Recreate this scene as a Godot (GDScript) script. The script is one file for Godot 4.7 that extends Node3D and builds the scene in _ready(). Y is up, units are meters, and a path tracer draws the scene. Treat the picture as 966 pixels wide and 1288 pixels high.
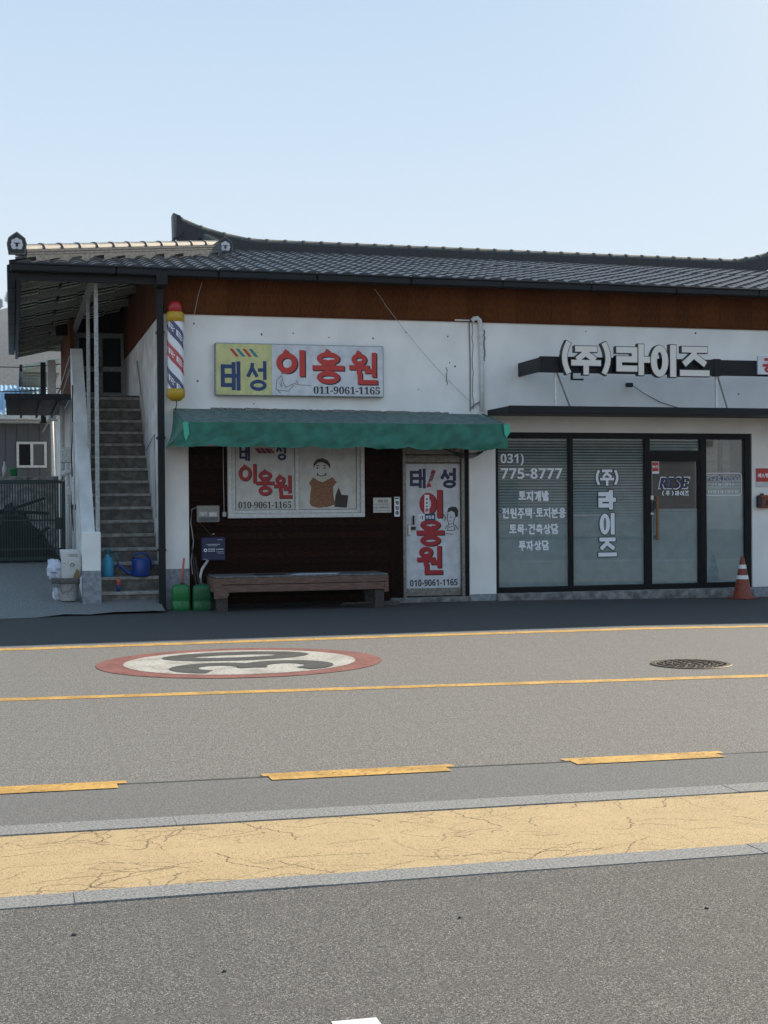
extends Node3D

var rng := RandomNumberGenerator.new()
var M := {}
var used := {}
var shared := {}

# ---------------------------------------------------------------- naming
func numbered(called: String) -> String:
	var n: int = used.get(called, 0)
	used[called] = n + 1
	return called if n == 0 else "%s_%03d" % [called, n]

func tag(o: Node, label: String, category: String, group := "") -> Node:
	o.set_meta("label", label)
	o.set_meta("category", category)
	if group != "":
		o.set_meta("group", group)
	return o

func thing(called: String, at: Vector3, label: String, category: String, group := "") -> Node3D:
	var o := Node3D.new()
	o.name = numbered(called)
	add_child(o)
	o.position = at
	tag(o, label, category, group)
	return o

func structure(o: Node) -> Node:
	o.set_meta("kind", "structure")
	return o

func stuff(o: Node) -> Node:
	o.set_meta("kind", "stuff")
	return o

# ---------------------------------------------------------------- mesh helpers
func mb(smooth := false) -> SurfaceTool:
	var st := SurfaceTool.new()
	st.begin(Mesh.PRIMITIVE_TRIANGLES)
	st.set_smooth_group(0 if smooth else -1)
	return st

func build(st: SurfaceTool, called: String, m: Material, parent: Node = null) -> MeshInstance3D:
	st.generate_normals()
	return place(st.commit(), called, m, parent)

func place(mesh: Mesh, called: String, m: Material, parent: Node = null) -> MeshInstance3D:
	var o := MeshInstance3D.new()
	o.mesh = mesh
	o.material_override = m
	if parent == null:
		o.name = numbered(called)
		add_child(o)
	else:
		o.name = called
		parent.add_child(o, true)
	return o

func tri(st: SurfaceTool, a: Vector3, b: Vector3, c: Vector3) -> void:
	st.add_vertex(a)
	st.add_vertex(c)
	st.add_vertex(b)

# corners counter-clockwise as seen from outside
func quad(st: SurfaceTool, a: Vector3, b: Vector3, c: Vector3, d: Vector3) -> void:
	tri(st, a, b, c)
	tri(st, a, c, d)

func hexa(st: SurfaceTool, p: Array) -> void:
	# p: 0-3 bottom (ccw from above: x0z1, x1z1, x1z0, x0z0), 4-7 top
	quad(st, p[0], p[1], p[5], p[4])
	quad(st, p[1], p[2], p[6], p[5])
	quad(st, p[2], p[3], p[7], p[6])
	quad(st, p[3], p[0], p[4], p[7])
	quad(st, p[4], p[5], p[6], p[7])
	quad(st, p[3], p[2], p[1], p[0])

func bx(st: SurfaceTool, x0: float, x1: float, y0: float, y1: float, z0: float, z1: float) -> void:
	hexa(st, [Vector3(x0, y0, z1), Vector3(x1, y0, z1), Vector3(x1, y0, z0), Vector3(x0, y0, z0), Vector3(x0, y1, z1), Vector3(x1, y1, z1), Vector3(x1, y1, z0), Vector3(x0, y1, z0)])

# box with chamfered edges
func cbx(st: SurfaceTool, x0: float, x1: float, y0: float, y1: float, z0: float, z1: float, c := 0.008) -> void:
	var lo := Vector3(x0, y0, z0)
	var hi := Vector3(x1, y1, z1)
	var v := {}
	for ix in [0, 1]:
		for iy in [0, 1]:
			for iz in [0, 1]:
				var corner := Vector3(hi.x if ix else lo.x, hi.y if iy else lo.y, hi.z if iz else lo.z)
				var inn := Vector3(-c if ix else c, -c if iy else c, -c if iz else c)
				v[[ix, iy, iz, 0]] = corner + Vector3(0, inn.y, inn.z)
				v[[ix, iy, iz, 1]] = corner + Vector3(inn.x, 0, inn.z)
				v[[ix, iy, iz, 2]] = corner + Vector3(inn.x, inn.y, 0)
	var mid := (lo + hi) * 0.5
	var faces := []
	for s in [0, 1]:
		faces.append([v[[s, 0, 0, 0]], v[[s, 1, 0, 0]], v[[s, 1, 1, 0]], v[[s, 0, 1, 0]]])
		faces.append([v[[0, s, 0, 1]], v[[1, s, 0, 1]], v[[1, s, 1, 1]], v[[0, s, 1, 1]]])
		faces.append([v[[0, 0, s, 2]], v[[1, 0, s, 2]], v[[1, 1, s, 2]], v[[0, 1, s, 2]]])
		for t in [0, 1]:
			faces.append([v[[s, t, 0, 0]], v[[s, t, 1, 0]], v[[s, t, 1, 1]], v[[s, t, 0, 1]]])
			faces.append([v[[s, 0, t, 0]], v[[s, 1, t, 0]], v[[s, 1, t, 2]], v[[s, 0, t, 2]]])
			faces.append([v[[0, s, t, 1]], v[[1, s, t, 1]], v[[1, s, t, 2]], v[[0, s, t, 2]]])
			for u in [0, 1]:
				faces.append([v[[s, t, u, 0]], v[[s, t, u, 1]], v[[s, t, u, 2]]])
	for f in faces:
		var n: Vector3 = (f[1] - f[0]).cross(f[2] - f[0])
		var g: Array = f
		if n.dot(f[0] - mid) < 0:
			g = f.duplicate()
			g.reverse()
		tri(st, g[0], g[1], g[2])
		if g.size() == 4:
			tri(st, g[0], g[2], g[3])

func box(parent: Node, called: String, m: Material, x0: float, x1: float, y0: float, y1: float, z0: float, z1: float, c := 0.0) -> MeshInstance3D:
	var st := mb()
	if c > 0.0:
		cbx(st, x0, x1, y0, y1, z0, z1, c)
	else:
		bx(st, x0, x1, y0, y1, z0, z1)
	return build(st, called, m, parent)

func tube(st: SurfaceTool, pts: Array, r: float, n := 8, r_end := -1.0) -> void:
	var prev := []
	var up := Vector3(0.03, 0.99, 0.11)
	for i in pts.size():
		var d: Vector3 = (pts[min(i + 1, pts.size() - 1)] - pts[max(i - 1, 0)]).normalized()
		var side := d.cross(up)
		if side.length() < 0.2:
			side = d.cross(Vector3(1, 0.1, 0.05))
		side = side.normalized()
		var other := side.cross(d).normalized()
		var rr: float = r if r_end < 0 else lerpf(r, r_end, float(i) / maxf(1, pts.size() - 1))
		var ring := []
		for k in n:
			var a := TAU * k / n
			ring.append(pts[i] + (side * cos(a) + other * sin(a)) * rr)
		if i > 0:
			for k in n:
				var k2 := (k + 1) % n
				quad(st, prev[k], ring[k], ring[k2], prev[k2])
		else:
			for k in range(1, n - 1):
				tri(st, ring[0], ring[k], ring[k + 1])
		prev = ring
	for k in range(1, n - 1):
		tri(st, prev[0], prev[k + 1], prev[k])

# profile: [radius, height] pairs from bottom to top
func lathe(st: SurfaceTool, at: Vector3, profile: Array, n := 20) -> void:
	for i in range(profile.size() - 1):
		for k in n:
			var a := TAU * k / n
			var b := TAU * (k + 1) / n
			var p0: Array = profile[i]
			var p1: Array = profile[i + 1]
			var q0 := at + Vector3(cos(a) * p0[0], p0[1], sin(a) * p0[0])
			var q1 := at + Vector3(cos(b) * p0[0], p0[1], sin(b) * p0[0])
			var q2 := at + Vector3(cos(b) * p1[0], p1[1], sin(b) * p1[0])
			var q3 := at + Vector3(cos(a) * p1[0], p1[1], sin(a) * p1[0])
			if p0[0] < 1e-5:
				tri(st, q0, q3, q2)
			elif p1[0] < 1e-5:
				tri(st, q0, q2, q1)
			else:
				quad(st, q1, q0, q3, q2)

# polygon in the xy plane pushed from z0 to z1
func prism(st: SurfaceTool, poly: PackedVector2Array, z0: float, z1: float, at := Vector3.ZERO) -> void:
	var p := poly
	if Geometry2D.is_polygon_clockwise(p):
		p = p.duplicate()
		p.reverse()
	var idx := Geometry2D.triangulate_polygon(p)
	for i in range(0, idx.size(), 3):
		var a := p[idx[i]]
		var b := p[idx[i + 1]]
		var c := p[idx[i + 2]]
		if (b - a).cross(c - a) < 0:
			var t := b
			b = c
			c = t
		tri(st, at + Vector3(a.x, a.y, z1), at + Vector3(b.x, b.y, z1), at + Vector3(c.x, c.y, z1))
		tri(st, at + Vector3(a.x, a.y, z0), at + Vector3(c.x, c.y, z0), at + Vector3(b.x, b.y, z0))
	for i in p.size():
		var a := p[i]
		var b := p[(i + 1) % p.size()]
		quad(st, at + Vector3(a.x, a.y, z0), at + Vector3(b.x, b.y, z0), at + Vector3(b.x, b.y, z1), at + Vector3(a.x, a.y, z1))

func ellipse(c: Vector2, rx: float, ry: float, n := 24) -> PackedVector2Array:
	var p := PackedVector2Array()
	for k in n:
		p.append(c + Vector2(cos(TAU * k / n) * rx, sin(TAU * k / n) * ry))
	return p

# ---------------------------------------------------------------- materials
func lin(r: float, g: float, b: float) -> Color:
	return Color(r, g, b).linear_to_srgb()

func mat(c: Color, rough := 0.8, metal := 0.0, spec := 0.5) -> StandardMaterial3D:
	var m := StandardMaterial3D.new()
	m.albedo_color = c
	m.roughness = rough
	m.metallic = metal
	m.metallic_specular = spec
	m.cull_mode = BaseMaterial3D.CULL_DISABLED
	return m

func noise(freq: float, seed_no: int, octaves := 4, type := FastNoiseLite.TYPE_SIMPLEX_SMOOTH) -> FastNoiseLite:
	var n := FastNoiseLite.new()
	n.noise_type = type
	n.seed = seed_no
	n.frequency = freq
	n.fractal_octaves = octaves
	if octaves <= 1:
		n.fractal_type = FastNoiseLite.FRACTAL_NONE
	return n

func noise_tex(n: FastNoiseLite, size: int, stops: Array, normal := 0.0) -> NoiseTexture2D:
	var t := NoiseTexture2D.new()
	t.noise = n
	t.width = size
	t.height = size
	t.seamless = true
	if normal > 0.0:
		t.as_normal_map = true
		t.bump_strength = normal
	else:
		var g := Gradient.new()
		var offs := PackedFloat32Array()
		var cols := PackedColorArray()
		for s in stops:
			offs.append(s[0])
			cols.append(s[1])
		g.offsets = offs
		g.colors = cols
		t.color_ramp = g
	return t

# surface with mottled colour: c times a noise between lo and hi, laid out in world axes
func mottled(c: Color, lo: float, hi: float, metres: float, freq: float, seed_no: int, rough := 0.85, bump := 0.0, stretch := Vector3.ONE) -> StandardMaterial3D:
	var m := mat(c, rough)
	var low := snappedf(lo, 0.05)
	var fr := 0.011 if freq < 0.015 else 0.02
	var key := "%.2f_%.3f" % [low, fr]
	if not shared.has(key):
		shared[key] = noise_tex(noise(fr, shared.size() + 3, 5), 512, [[0.15, Color(low, low, low)], [0.5, Color((low + hi) * 0.5, (low + hi) * 0.5, (low + hi) * 0.5)], [0.85, Color(hi, hi, hi)]])
	m.albedo_texture = shared[key]
	m.uv1_triplanar = true
	m.uv1_world_triplanar = true
	m.uv1_scale = stretch / metres
	m.uv1_offset = Vector3(0.37, 0.71, 0.13) * seed_no
	if bump > 0.0:
		m.normal_enabled = true
		var bk := "bump_%.3f" % fr
		if not shared.has(bk):
			shared[bk] = noise_tex(noise(fr * 3.0, shared.size() + 40, 4), 512, [], 1.5)
		m.normal_texture = shared[bk]
		m.normal_scale = bump * 0.7
	return m

func gravelly(metres: float, cell: float, seed_no: int, stops: Array, blotch_lo: float, bump: float) -> StandardMaterial3D:
	var m := mat(Color.WHITE, 0.92)
	var cn := noise(cell, seed_no, 1, FastNoiseLite.TYPE_CELLULAR)
	cn.cellular_return_type = FastNoiseLite.RETURN_CELL_VALUE
	m.albedo_texture = noise_tex(cn, 1024, stops)
	m.uv1_triplanar = true
	m.uv1_world_triplanar = true
	m.uv1_scale = Vector3.ONE / metres
	var b := Color(blotch_lo, blotch_lo, blotch_lo)
	m.detail_enabled = true
	m.detail_blend_mode = BaseMaterial3D.BLEND_MODE_MUL
	m.detail_uv_layer = BaseMaterial3D.DETAIL_UV_2
	var key := "speckle_%.2f" % blotch_lo
	if not shared.has(key):
		var dn := noise(0.30, seed_no + 3, 3)
		dn.fractal_gain = 0.8
		shared[key] = noise_tex(dn, 1024, [[0.22, b.darkened(0.25)], [0.5, b.lerp(Color.WHITE, 0.4)], [0.8, Color.WHITE]])
	m.detail_albedo = shared[key]
	m.uv2_triplanar = true
	m.uv2_world_triplanar = true
	m.uv2_scale = Vector3.ONE / 5.3
	m.normal_enabled = true
	var bn := noise(cell, seed_no, 1, FastNoiseLite.TYPE_CELLULAR)
	bn.cellular_return_type = FastNoiseLite.RETURN_DISTANCE
	m.normal_texture = noise_tex(bn, 1024, [], bump)
	m.normal_scale = 0.8
	return m

func materials() -> void:
	M.white_wall = mottled(lin(0.89, 0.865, 0.82), 0.95, 1.0, 4.4, 0.01, 11, 0.9, 0.1)
	M.side_wall = mottled(lin(0.82, 0.81, 0.79), 0.85, 1.0, 3.0, 0.012, 12, 0.9, 0.2)
	M.grey_dado = mottled(lin(0.32, 0.33, 0.36), 0.82, 1.0, 1.1, 0.02, 13, 0.85, 0.5)
	M.concrete = mottled(lin(0.30, 0.29, 0.275), 0.6, 1.0, 2.1, 0.02, 14, 0.95, 0.5)
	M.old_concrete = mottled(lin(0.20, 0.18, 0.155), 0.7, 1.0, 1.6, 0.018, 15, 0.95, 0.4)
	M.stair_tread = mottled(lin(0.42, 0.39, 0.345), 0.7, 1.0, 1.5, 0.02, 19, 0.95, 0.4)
	M.apron = gravelly(1.3, 0.16, 95, [[0.0, lin(0.24, 0.235, 0.22)], [0.5, lin(0.34, 0.33, 0.31)], [1.0, lin(0.44, 0.43, 0.405)]], 0.65, 1.2)
	M.kerb = gravelly(0.9, 0.3, 94, [[0.0, lin(0.21, 0.208, 0.20)], [0.5, lin(0.35, 0.345, 0.33)], [1.0, lin(0.48, 0.475, 0.455)]], 0.85, 0.8)
	M.brown = []
	for i in 4:
		var k: float = [0.85, 1.0, 1.12, 0.93][i]
		M.brown.append(mottled(lin(0.15 * k, 0.048 * k, 0.015 * k), 0.7, 1.0, 0.9, 0.02, 20 + i, 0.8, 0.3, Vector3(6.0, 0.7, 6.0)))
		M.brown[i].metallic_specular = 0.2
	M.dark_wood = []
	for i in 3:
		var k: float = [0.8, 1.0, 1.25][i]
		M.dark_wood.append(mottled(lin(0.036 * k, 0.015 * k, 0.010 * k), 0.5, 1.0, 0.8, 0.02, 26 + i, 0.85, 0.4, Vector3(0.7, 8.0, 1.0)))
		M.dark_wood[i].metallic_specular = 0.15
	M.bench = mottled(lin(0.25, 0.135, 0.095), 0.6, 1.0, 1.2, 0.02, 31, 0.75, 0.35, Vector3(0.5, 9.0, 3.0))
	M.bench_top = mottled(lin(0.24, 0.235, 0.23), 0.55, 1.0, 0.9, 0.02, 32, 0.55, 0.8, Vector3(1.0, 1.0, 3.0))
	M.post_wood = mottled(lin(0.10, 0.085, 0.075), 0.5, 1.0, 0.5, 0.03, 33, 0.85, 1.2, Vector3(5.0, 0.7, 5.0))
	M.tile = mottled(lin(0.115, 0.115, 0.122), 0.7, 1.0, 1.2, 0.02, 35, 0.42, 0.0)
	M.ridge_cap = mottled(lin(0.15, 0.16, 0.15), 0.7, 1.0, 0.7, 0.02, 38, 0.8, 0.0)
	M.ridge_cap.metallic_specular = 0.2
	M.emblem = mat(lin(0.60, 0.59, 0.63), 0.6)
	M.tile_pale = mottled(lin(0.19, 0.19, 0.185), 0.6, 1.0, 0.7, 0.02, 36, 0.6, 0.3)
	M.ridge_dark = mottled(lin(0.024, 0.026, 0.031), 0.6, 1.0, 0.9, 0.02, 37, 0.45, 0.0)
	M.gutter = mat(lin(0.010, 0.011, 0.013), 0.45, 0.0, 0.35)
	M.black_frame = mat(lin(0.006, 0.006, 0.007), 0.45, 0.0, 0.3)
	M.black_metal = mat(lin(0.009, 0.010, 0.013), 0.5, 0.0, 0.35)
	M.soffit_green = []
	for i in 4:
		var k: float = [0.8, 1.0, 1.15, 0.9][i]
		M.soffit_green.append(mottled(lin(0.68 * k, 0.74 * k, 0.62 * k), 0.8, 1.0, 0.7, 0.02, 40 + i, 0.8, 0.5))
	M.rafter = mottled(lin(0.33, 0.34, 0.31), 0.8, 1.0, 0.6, 0.03, 44, 0.8, 0.6)
	M.pale_metal = mottled(lin(0.46, 0.47, 0.46), 0.8, 1.0, 0.6, 0.03, 45, 0.5, 0.0)
	M.white_paint = mottled(lin(0.70, 0.70, 0.68), 0.88, 1.0, 0.8, 0.02, 46, 0.5, 0.0)
	M.pvc = mottled(lin(0.60, 0.59, 0.56), 0.75, 1.0, 0.4, 0.03, 47, 0.5, 0.0)
	M.awning = mottled(lin(0.022, 0.175, 0.118), 0.8, 1.0, 2.6, 0.016, 50, 0.62, 0.12)
	M.awning_top = mottled(lin(0.15, 0.21, 0.185), 0.7, 1.0, 1.6, 0.018, 51, 0.8, 0.15)
	M.tape = mat(lin(0.04, 0.42, 0.27), 0.4)
	M.sealant = mottled(lin(0.55, 0.54, 0.5), 0.4, 1.0, 0.3, 0.03, 52, 0.9, 1.0)
	M.sign_white = mottled(lin(0.66, 0.67, 0.69), 0.88, 1.0, 1.2, 0.012, 53, 0.4, 0.0)
	M.sign_yellow = mottled(lin(0.62, 0.60, 0.26), 0.88, 1.0, 1.2, 0.012, 54, 0.4, 0.0)
	M.sign_edge = mottled(lin(0.42, 0.42, 0.41), 0.7, 1.0, 0.5, 0.02, 55, 0.5, 0.0)
	M.poster = mottled(lin(0.68, 0.69, 0.72), 0.92, 1.0, 1.4, 0.01, 56, 0.35, 0.0)
	M.pane_film = mottled(lin(0.62, 0.62, 0.58), 0.92, 1.0, 1.4, 0.01, 57, 0.3, 0.0)
	M.red = mat(lin(0.50, 0.030, 0.022), 0.45)
	M.red_dark = mat(lin(0.035, 0.006, 0.010), 0.5)
	M.door_red = mat(lin(0.38, 0.012, 0.022), 0.45)
	M.navy = mat(lin(0.012, 0.040, 0.14), 0.45)
	M.ink_navy = mat(lin(0.010, 0.014, 0.075), 0.45)
	M.ink = mat(lin(0.012, 0.013, 0.018), 0.5)
	M.teal = mat(lin(0.03, 0.18, 0.24), 0.5)
	M.vinyl = mat(lin(0.82, 0.84, 0.88), 0.5)
	M.letter_face = mottled(lin(0.70, 0.665, 0.60), 1.0, 1.0, 0.8, 0.02, 58, 0.4, 0.0)
	M.letter_side = mat(lin(0.012, 0.012, 0.015), 0.4)
	M.orange_cape = mottled(lin(0.33, 0.14, 0.06), 0.7, 1.0, 0.4, 0.02, 59, 0.5, 0.0)
	M.hair = mat(lin(0.03, 0.018, 0.014), 0.5)
	M.faded = mat(lin(0.50, 0.46, 0.44), 0.5)
	M.line_grey = mat(lin(0.20, 0.19, 0.18), 0.6)
	M.alu = mottled(lin(0.30, 0.28, 0.24), 0.75, 1.0, 0.7, 0.02, 60, 0.4, 0.0)
	M.alu.metallic = 0.35
	M.steel = mat(lin(0.6, 0.6, 0.6), 0.3, 0.9)
	M.film = mottled(lin(0.185, 0.26, 0.26), 0.9, 1.0, 1.5, 0.01, 61, 0.75, 0.0)
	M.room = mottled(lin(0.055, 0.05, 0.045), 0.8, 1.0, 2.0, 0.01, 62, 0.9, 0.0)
	M.curtain = mottled(lin(0.40, 0.33, 0.24), 0.7, 1.0, 0.6, 0.02, 63, 0.9, 0.0, Vector3(6.0, 0.4, 6.0))
	M.glass = mat(Color(0.96, 0.98, 0.98, 0.04), 0.02)
	M.glass.transparency = BaseMaterial3D.TRANSPARENCY_ALPHA
	M.handle_wood = mottled(lin(0.32, 0.13, 0.03), 0.7, 1.0, 0.3, 0.03, 64, 0.4, 0.0, Vector3(5, 0.5, 5))
	M.green_can = mottled(lin(0.020, 0.23, 0.055), 0.8, 1.0, 0.5, 0.02, 65, 0.4, 0.0)
	M.green_can_dull = mottled(lin(0.018, 0.16, 0.055), 0.75, 1.0, 0.5, 0.02, 66, 0.45, 0.0)
	M.pink = mat(lin(0.55, 0.10, 0.07), 0.4)
	M.clear_tube = mat(lin(0.42, 0.42, 0.40), 0.3)
	M.blue_can = mottled(lin(0.012, 0.055, 0.30), 0.8, 1.0, 0.3, 0.02, 67, 0.35, 0.0)
	M.cyan = mat(lin(0.04, 0.30, 0.48), 0.35)
	M.navy_box = mat(lin(0.010, 0.018, 0.06), 0.4)
	M.meter = mottled(lin(0.34, 0.31, 0.27), 0.8, 1.0, 0.3, 0.02, 68, 0.5, 0.0)
	M.cone = mottled(lin(0.36, 0.058, 0.02), 0.6, 1.0, 0.5, 0.02, 69, 0.5, 0.0)
	M.reflect = mat(lin(0.72, 0.72, 0.70), 0.35)
	M.yellow_cap = mottled(lin(0.62, 0.36, 0.015), 0.8, 1.0, 0.3, 0.02, 70, 0.35, 0.0)
	M.ball = mat(lin(0.35, 0.012, 0.012), 0.25)
	M.gate = mat(lin(0.006, 0.022, 0.018), 0.5)
	M.tarp = mottled(lin(0.010, 0.020, 0.018), 0.5, 1.0, 0.5, 0.02, 71, 0.7, 1.5)
	M.grey_panel = mat(lin(0.085, 0.09, 0.10), 0.5)
	M.blue_roof = mat(lin(0.24, 0.40, 0.55), 0.5)
	M.carton = mottled(lin(0.66, 0.64, 0.61), 0.9, 1.0, 0.4, 0.02, 72, 0.7, 0.15)
	M.bag = mat(lin(0.55, 0.58, 0.66), 0.35)
	M.bucket = mottled(lin(0.60, 0.59, 0.56), 0.7, 1.0, 0.3, 0.02, 73, 0.5, 0.0)
	M.plank = mottled(lin(0.16, 0.15, 0.14), 0.6, 1.0, 0.5, 0.02, 74, 0.9, 1.0)
	M.stain = mat(lin(0.25, 0.17, 0.06), 0.8)
	M.cable = mat(lin(0.03, 0.03, 0.03), 0.6)
	M.pale_cable = mat(lin(0.40, 0.38, 0.35), 0.6)
	M.iron = mottled(lin(0.10, 0.068, 0.05), 0.5, 1.0, 0.3, 0.03, 75, 0.6, 1.2)
	M.iron.metallic = 0.4
	M.hill = mottled(lin(0.085, 0.085, 0.085), 0.4, 1.0, 40.0, 0.02, 76, 1.0, 0.0)
	M.bark = mat(lin(0.075, 0.07, 0.075), 0.95)
	M.twig = mat(lin(0.10, 0.095, 0.10), 0.95)
	# ground
	M.road = gravelly(1.1, 0.27, 81, [[0.0, lin(0.09, 0.083, 0.075)], [0.35, lin(0.19, 0.179, 0.162)], [0.7, lin(0.26, 0.243, 0.217)], [0.9, lin(0.38, 0.355, 0.32)], [1.0, lin(0.62, 0.59, 0.54)]], 0.93, 2.0)
	M.near_road = gravelly(1.1, 0.34, 82, [[0.0, lin(0.055, 0.051, 0.047)], [0.4, lin(0.14, 0.13, 0.119)], [0.74, lin(0.20, 0.185, 0.167)], [0.88, lin(0.31, 0.287, 0.257)], [1.0, lin(0.56, 0.53, 0.475)]], 0.9, 2.6)
	M.patch = gravelly(1.1, 0.3, 83, [[0.0, lin(0.13, 0.127, 0.12)], [0.6, lin(0.20, 0.195, 0.185)], [1.0, lin(0.32, 0.31, 0.29)]], 0.92, 1.6)
	M.shade_asphalt = gravelly(1.1, 0.25, 90, [[0.0, lin(0.05, 0.046, 0.041)], [0.6, lin(0.078, 0.072, 0.065)], [1.0, lin(0.14, 0.13, 0.118)]], 0.75, 1.6)  # road asphalt with the building's shade darkened into the colour
	M.line_yellow = worn_paint(lin(0.70, 0.41, 0.10), 84)
	M.mark_white = worn_paint(lin(0.56, 0.54, 0.48), 85)
	M.mark_red = worn_paint(lin(0.30, 0.105, 0.085), 86)
	M.mark_dark = worn_paint(lin(0.075, 0.078, 0.075), 87)
	M.line_white = mat(lin(0.86, 0.86, 0.84), 0.7)

func worn_paint(c: Color, seed_no: int) -> StandardMaterial3D:
	var m := mat(c, 0.8)
	if not shared.has("paint"):
		var cn := noise(0.09, seed_no, 1, FastNoiseLite.TYPE_CELLULAR)
		cn.cellular_return_type = FastNoiseLite.RETURN_CELL_VALUE
		shared["paint"] = noise_tex(cn, 512, [[0.0, Color(0.72, 0.70, 0.68)], [0.12, Color(0.9, 0.89, 0.88)], [1.0, Color.WHITE]])
		shared["paint_wear"] = noise_tex(noise(0.012, seed_no + 30, 6), 512, [[0.2, Color(0.88, 0.87, 0.86)], [0.6, Color.WHITE]])
		shared["paint_bump"] = noise_tex(noise(0.1, seed_no + 60, 3), 512, [], 1.5)
	m.albedo_texture = shared["paint"]
	m.uv1_triplanar = true
	m.uv1_world_triplanar = true
	m.uv1_scale = Vector3.ONE / 1.1
	m.uv1_offset = Vector3(0.37, 0.71, 0.13) * seed_no
	m.detail_enabled = true
	m.detail_blend_mode = BaseMaterial3D.BLEND_MODE_MUL
	m.detail_uv_layer = BaseMaterial3D.DETAIL_UV_2
	m.detail_albedo = shared["paint_wear"]
	m.uv2_triplanar = true
	m.uv2_world_triplanar = true
	m.uv2_scale = Vector3.ONE / 2.3
	m.normal_enabled = true
	m.normal_texture = shared["paint_bump"]
	return m

# ---------------------------------------------------------------- Hangul lettering
const LEADS := "ㄱㄲㄴㄷㄸㄹㅁㅂㅃㅅㅆㅇㅈㅉㅊㅋㅌㅍㅎ"
const TAILS := " ㄱㄲㄳㄴㄵㄶㄷㄹㄺㄻㄼㄽㄾㄿㅀㅁㅂㅄㅅㅆㅇㅈㅊㅋㅌㅍㅎ"

# strokes of a consonant in the box r (y down); an entry is an Array of points or a Rect2 for a ring
func consonant(k: String, r: Rect2, slanted := false) -> Array:
	var l := []
	match k:
		"ㄱ":
			l = [[[0, 0], [1, 0], [0.35 if slanted else 1.0, 1]]]
			if slanted:
				l = [[[0, 0], [1, 0]], [[1, 0], [0.9, 0.5], [0.3, 1]]]
		"ㄴ": l = [[[0, 0], [0, 1], [1, 1]]]
		"ㄷ": l = [[[1, 0], [0, 0], [0, 1], [1, 1]]]
		"ㄹ": l = [[[0, 0], [1, 0], [1, 0.5], [0, 0.5], [0, 1], [1, 1]]]
		"ㅁ": l = [[[0, 0], [1, 0], [1, 1], [0, 1], [0, 0]]]
		"ㅂ": l = [[[0, 0], [0, 1], [1, 1], [1, 0]], [[0, 0.5], [1, 0.5]]]
		"ㅅ": l = [[[0.5, 0], [0.45, 0.35], [0, 1]], [[0.48, 0.35], [1, 1]]]
		"ㅈ": l = [[[0, 0], [1, 0]], [[0.5, 0], [0.45, 0.4], [0, 1]], [[0.48, 0.42], [1, 1]]]
		"ㅊ": l = [[[0.3, 0], [0.7, 0]], [[0, 0.3], [1, 0.3]], [[0.5, 0.3], [0.45, 0.55], [0, 1]], [[0.48, 0.55], [1, 1]]]
		"ㅋ": l = [[[0, 0], [1, 0], [1, 1]], [[0, 0.5], [1, 0.5]]]
		"ㅌ": l = [[[1, 0], [0, 0], [0, 1], [1, 1]], [[0, 0.5], [0.95, 0.5]]]
		"ㅇ": return [r]
		_: l = [[[0, 0], [1, 0], [1, 1], [0, 1], [0, 0]]]
	var o := []
	for s in l:
		var p := []
		for q in s:
			p.append(r.position + Vector2(q[0], q[1]) * r.size)
		o.append(p)
	return o

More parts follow.
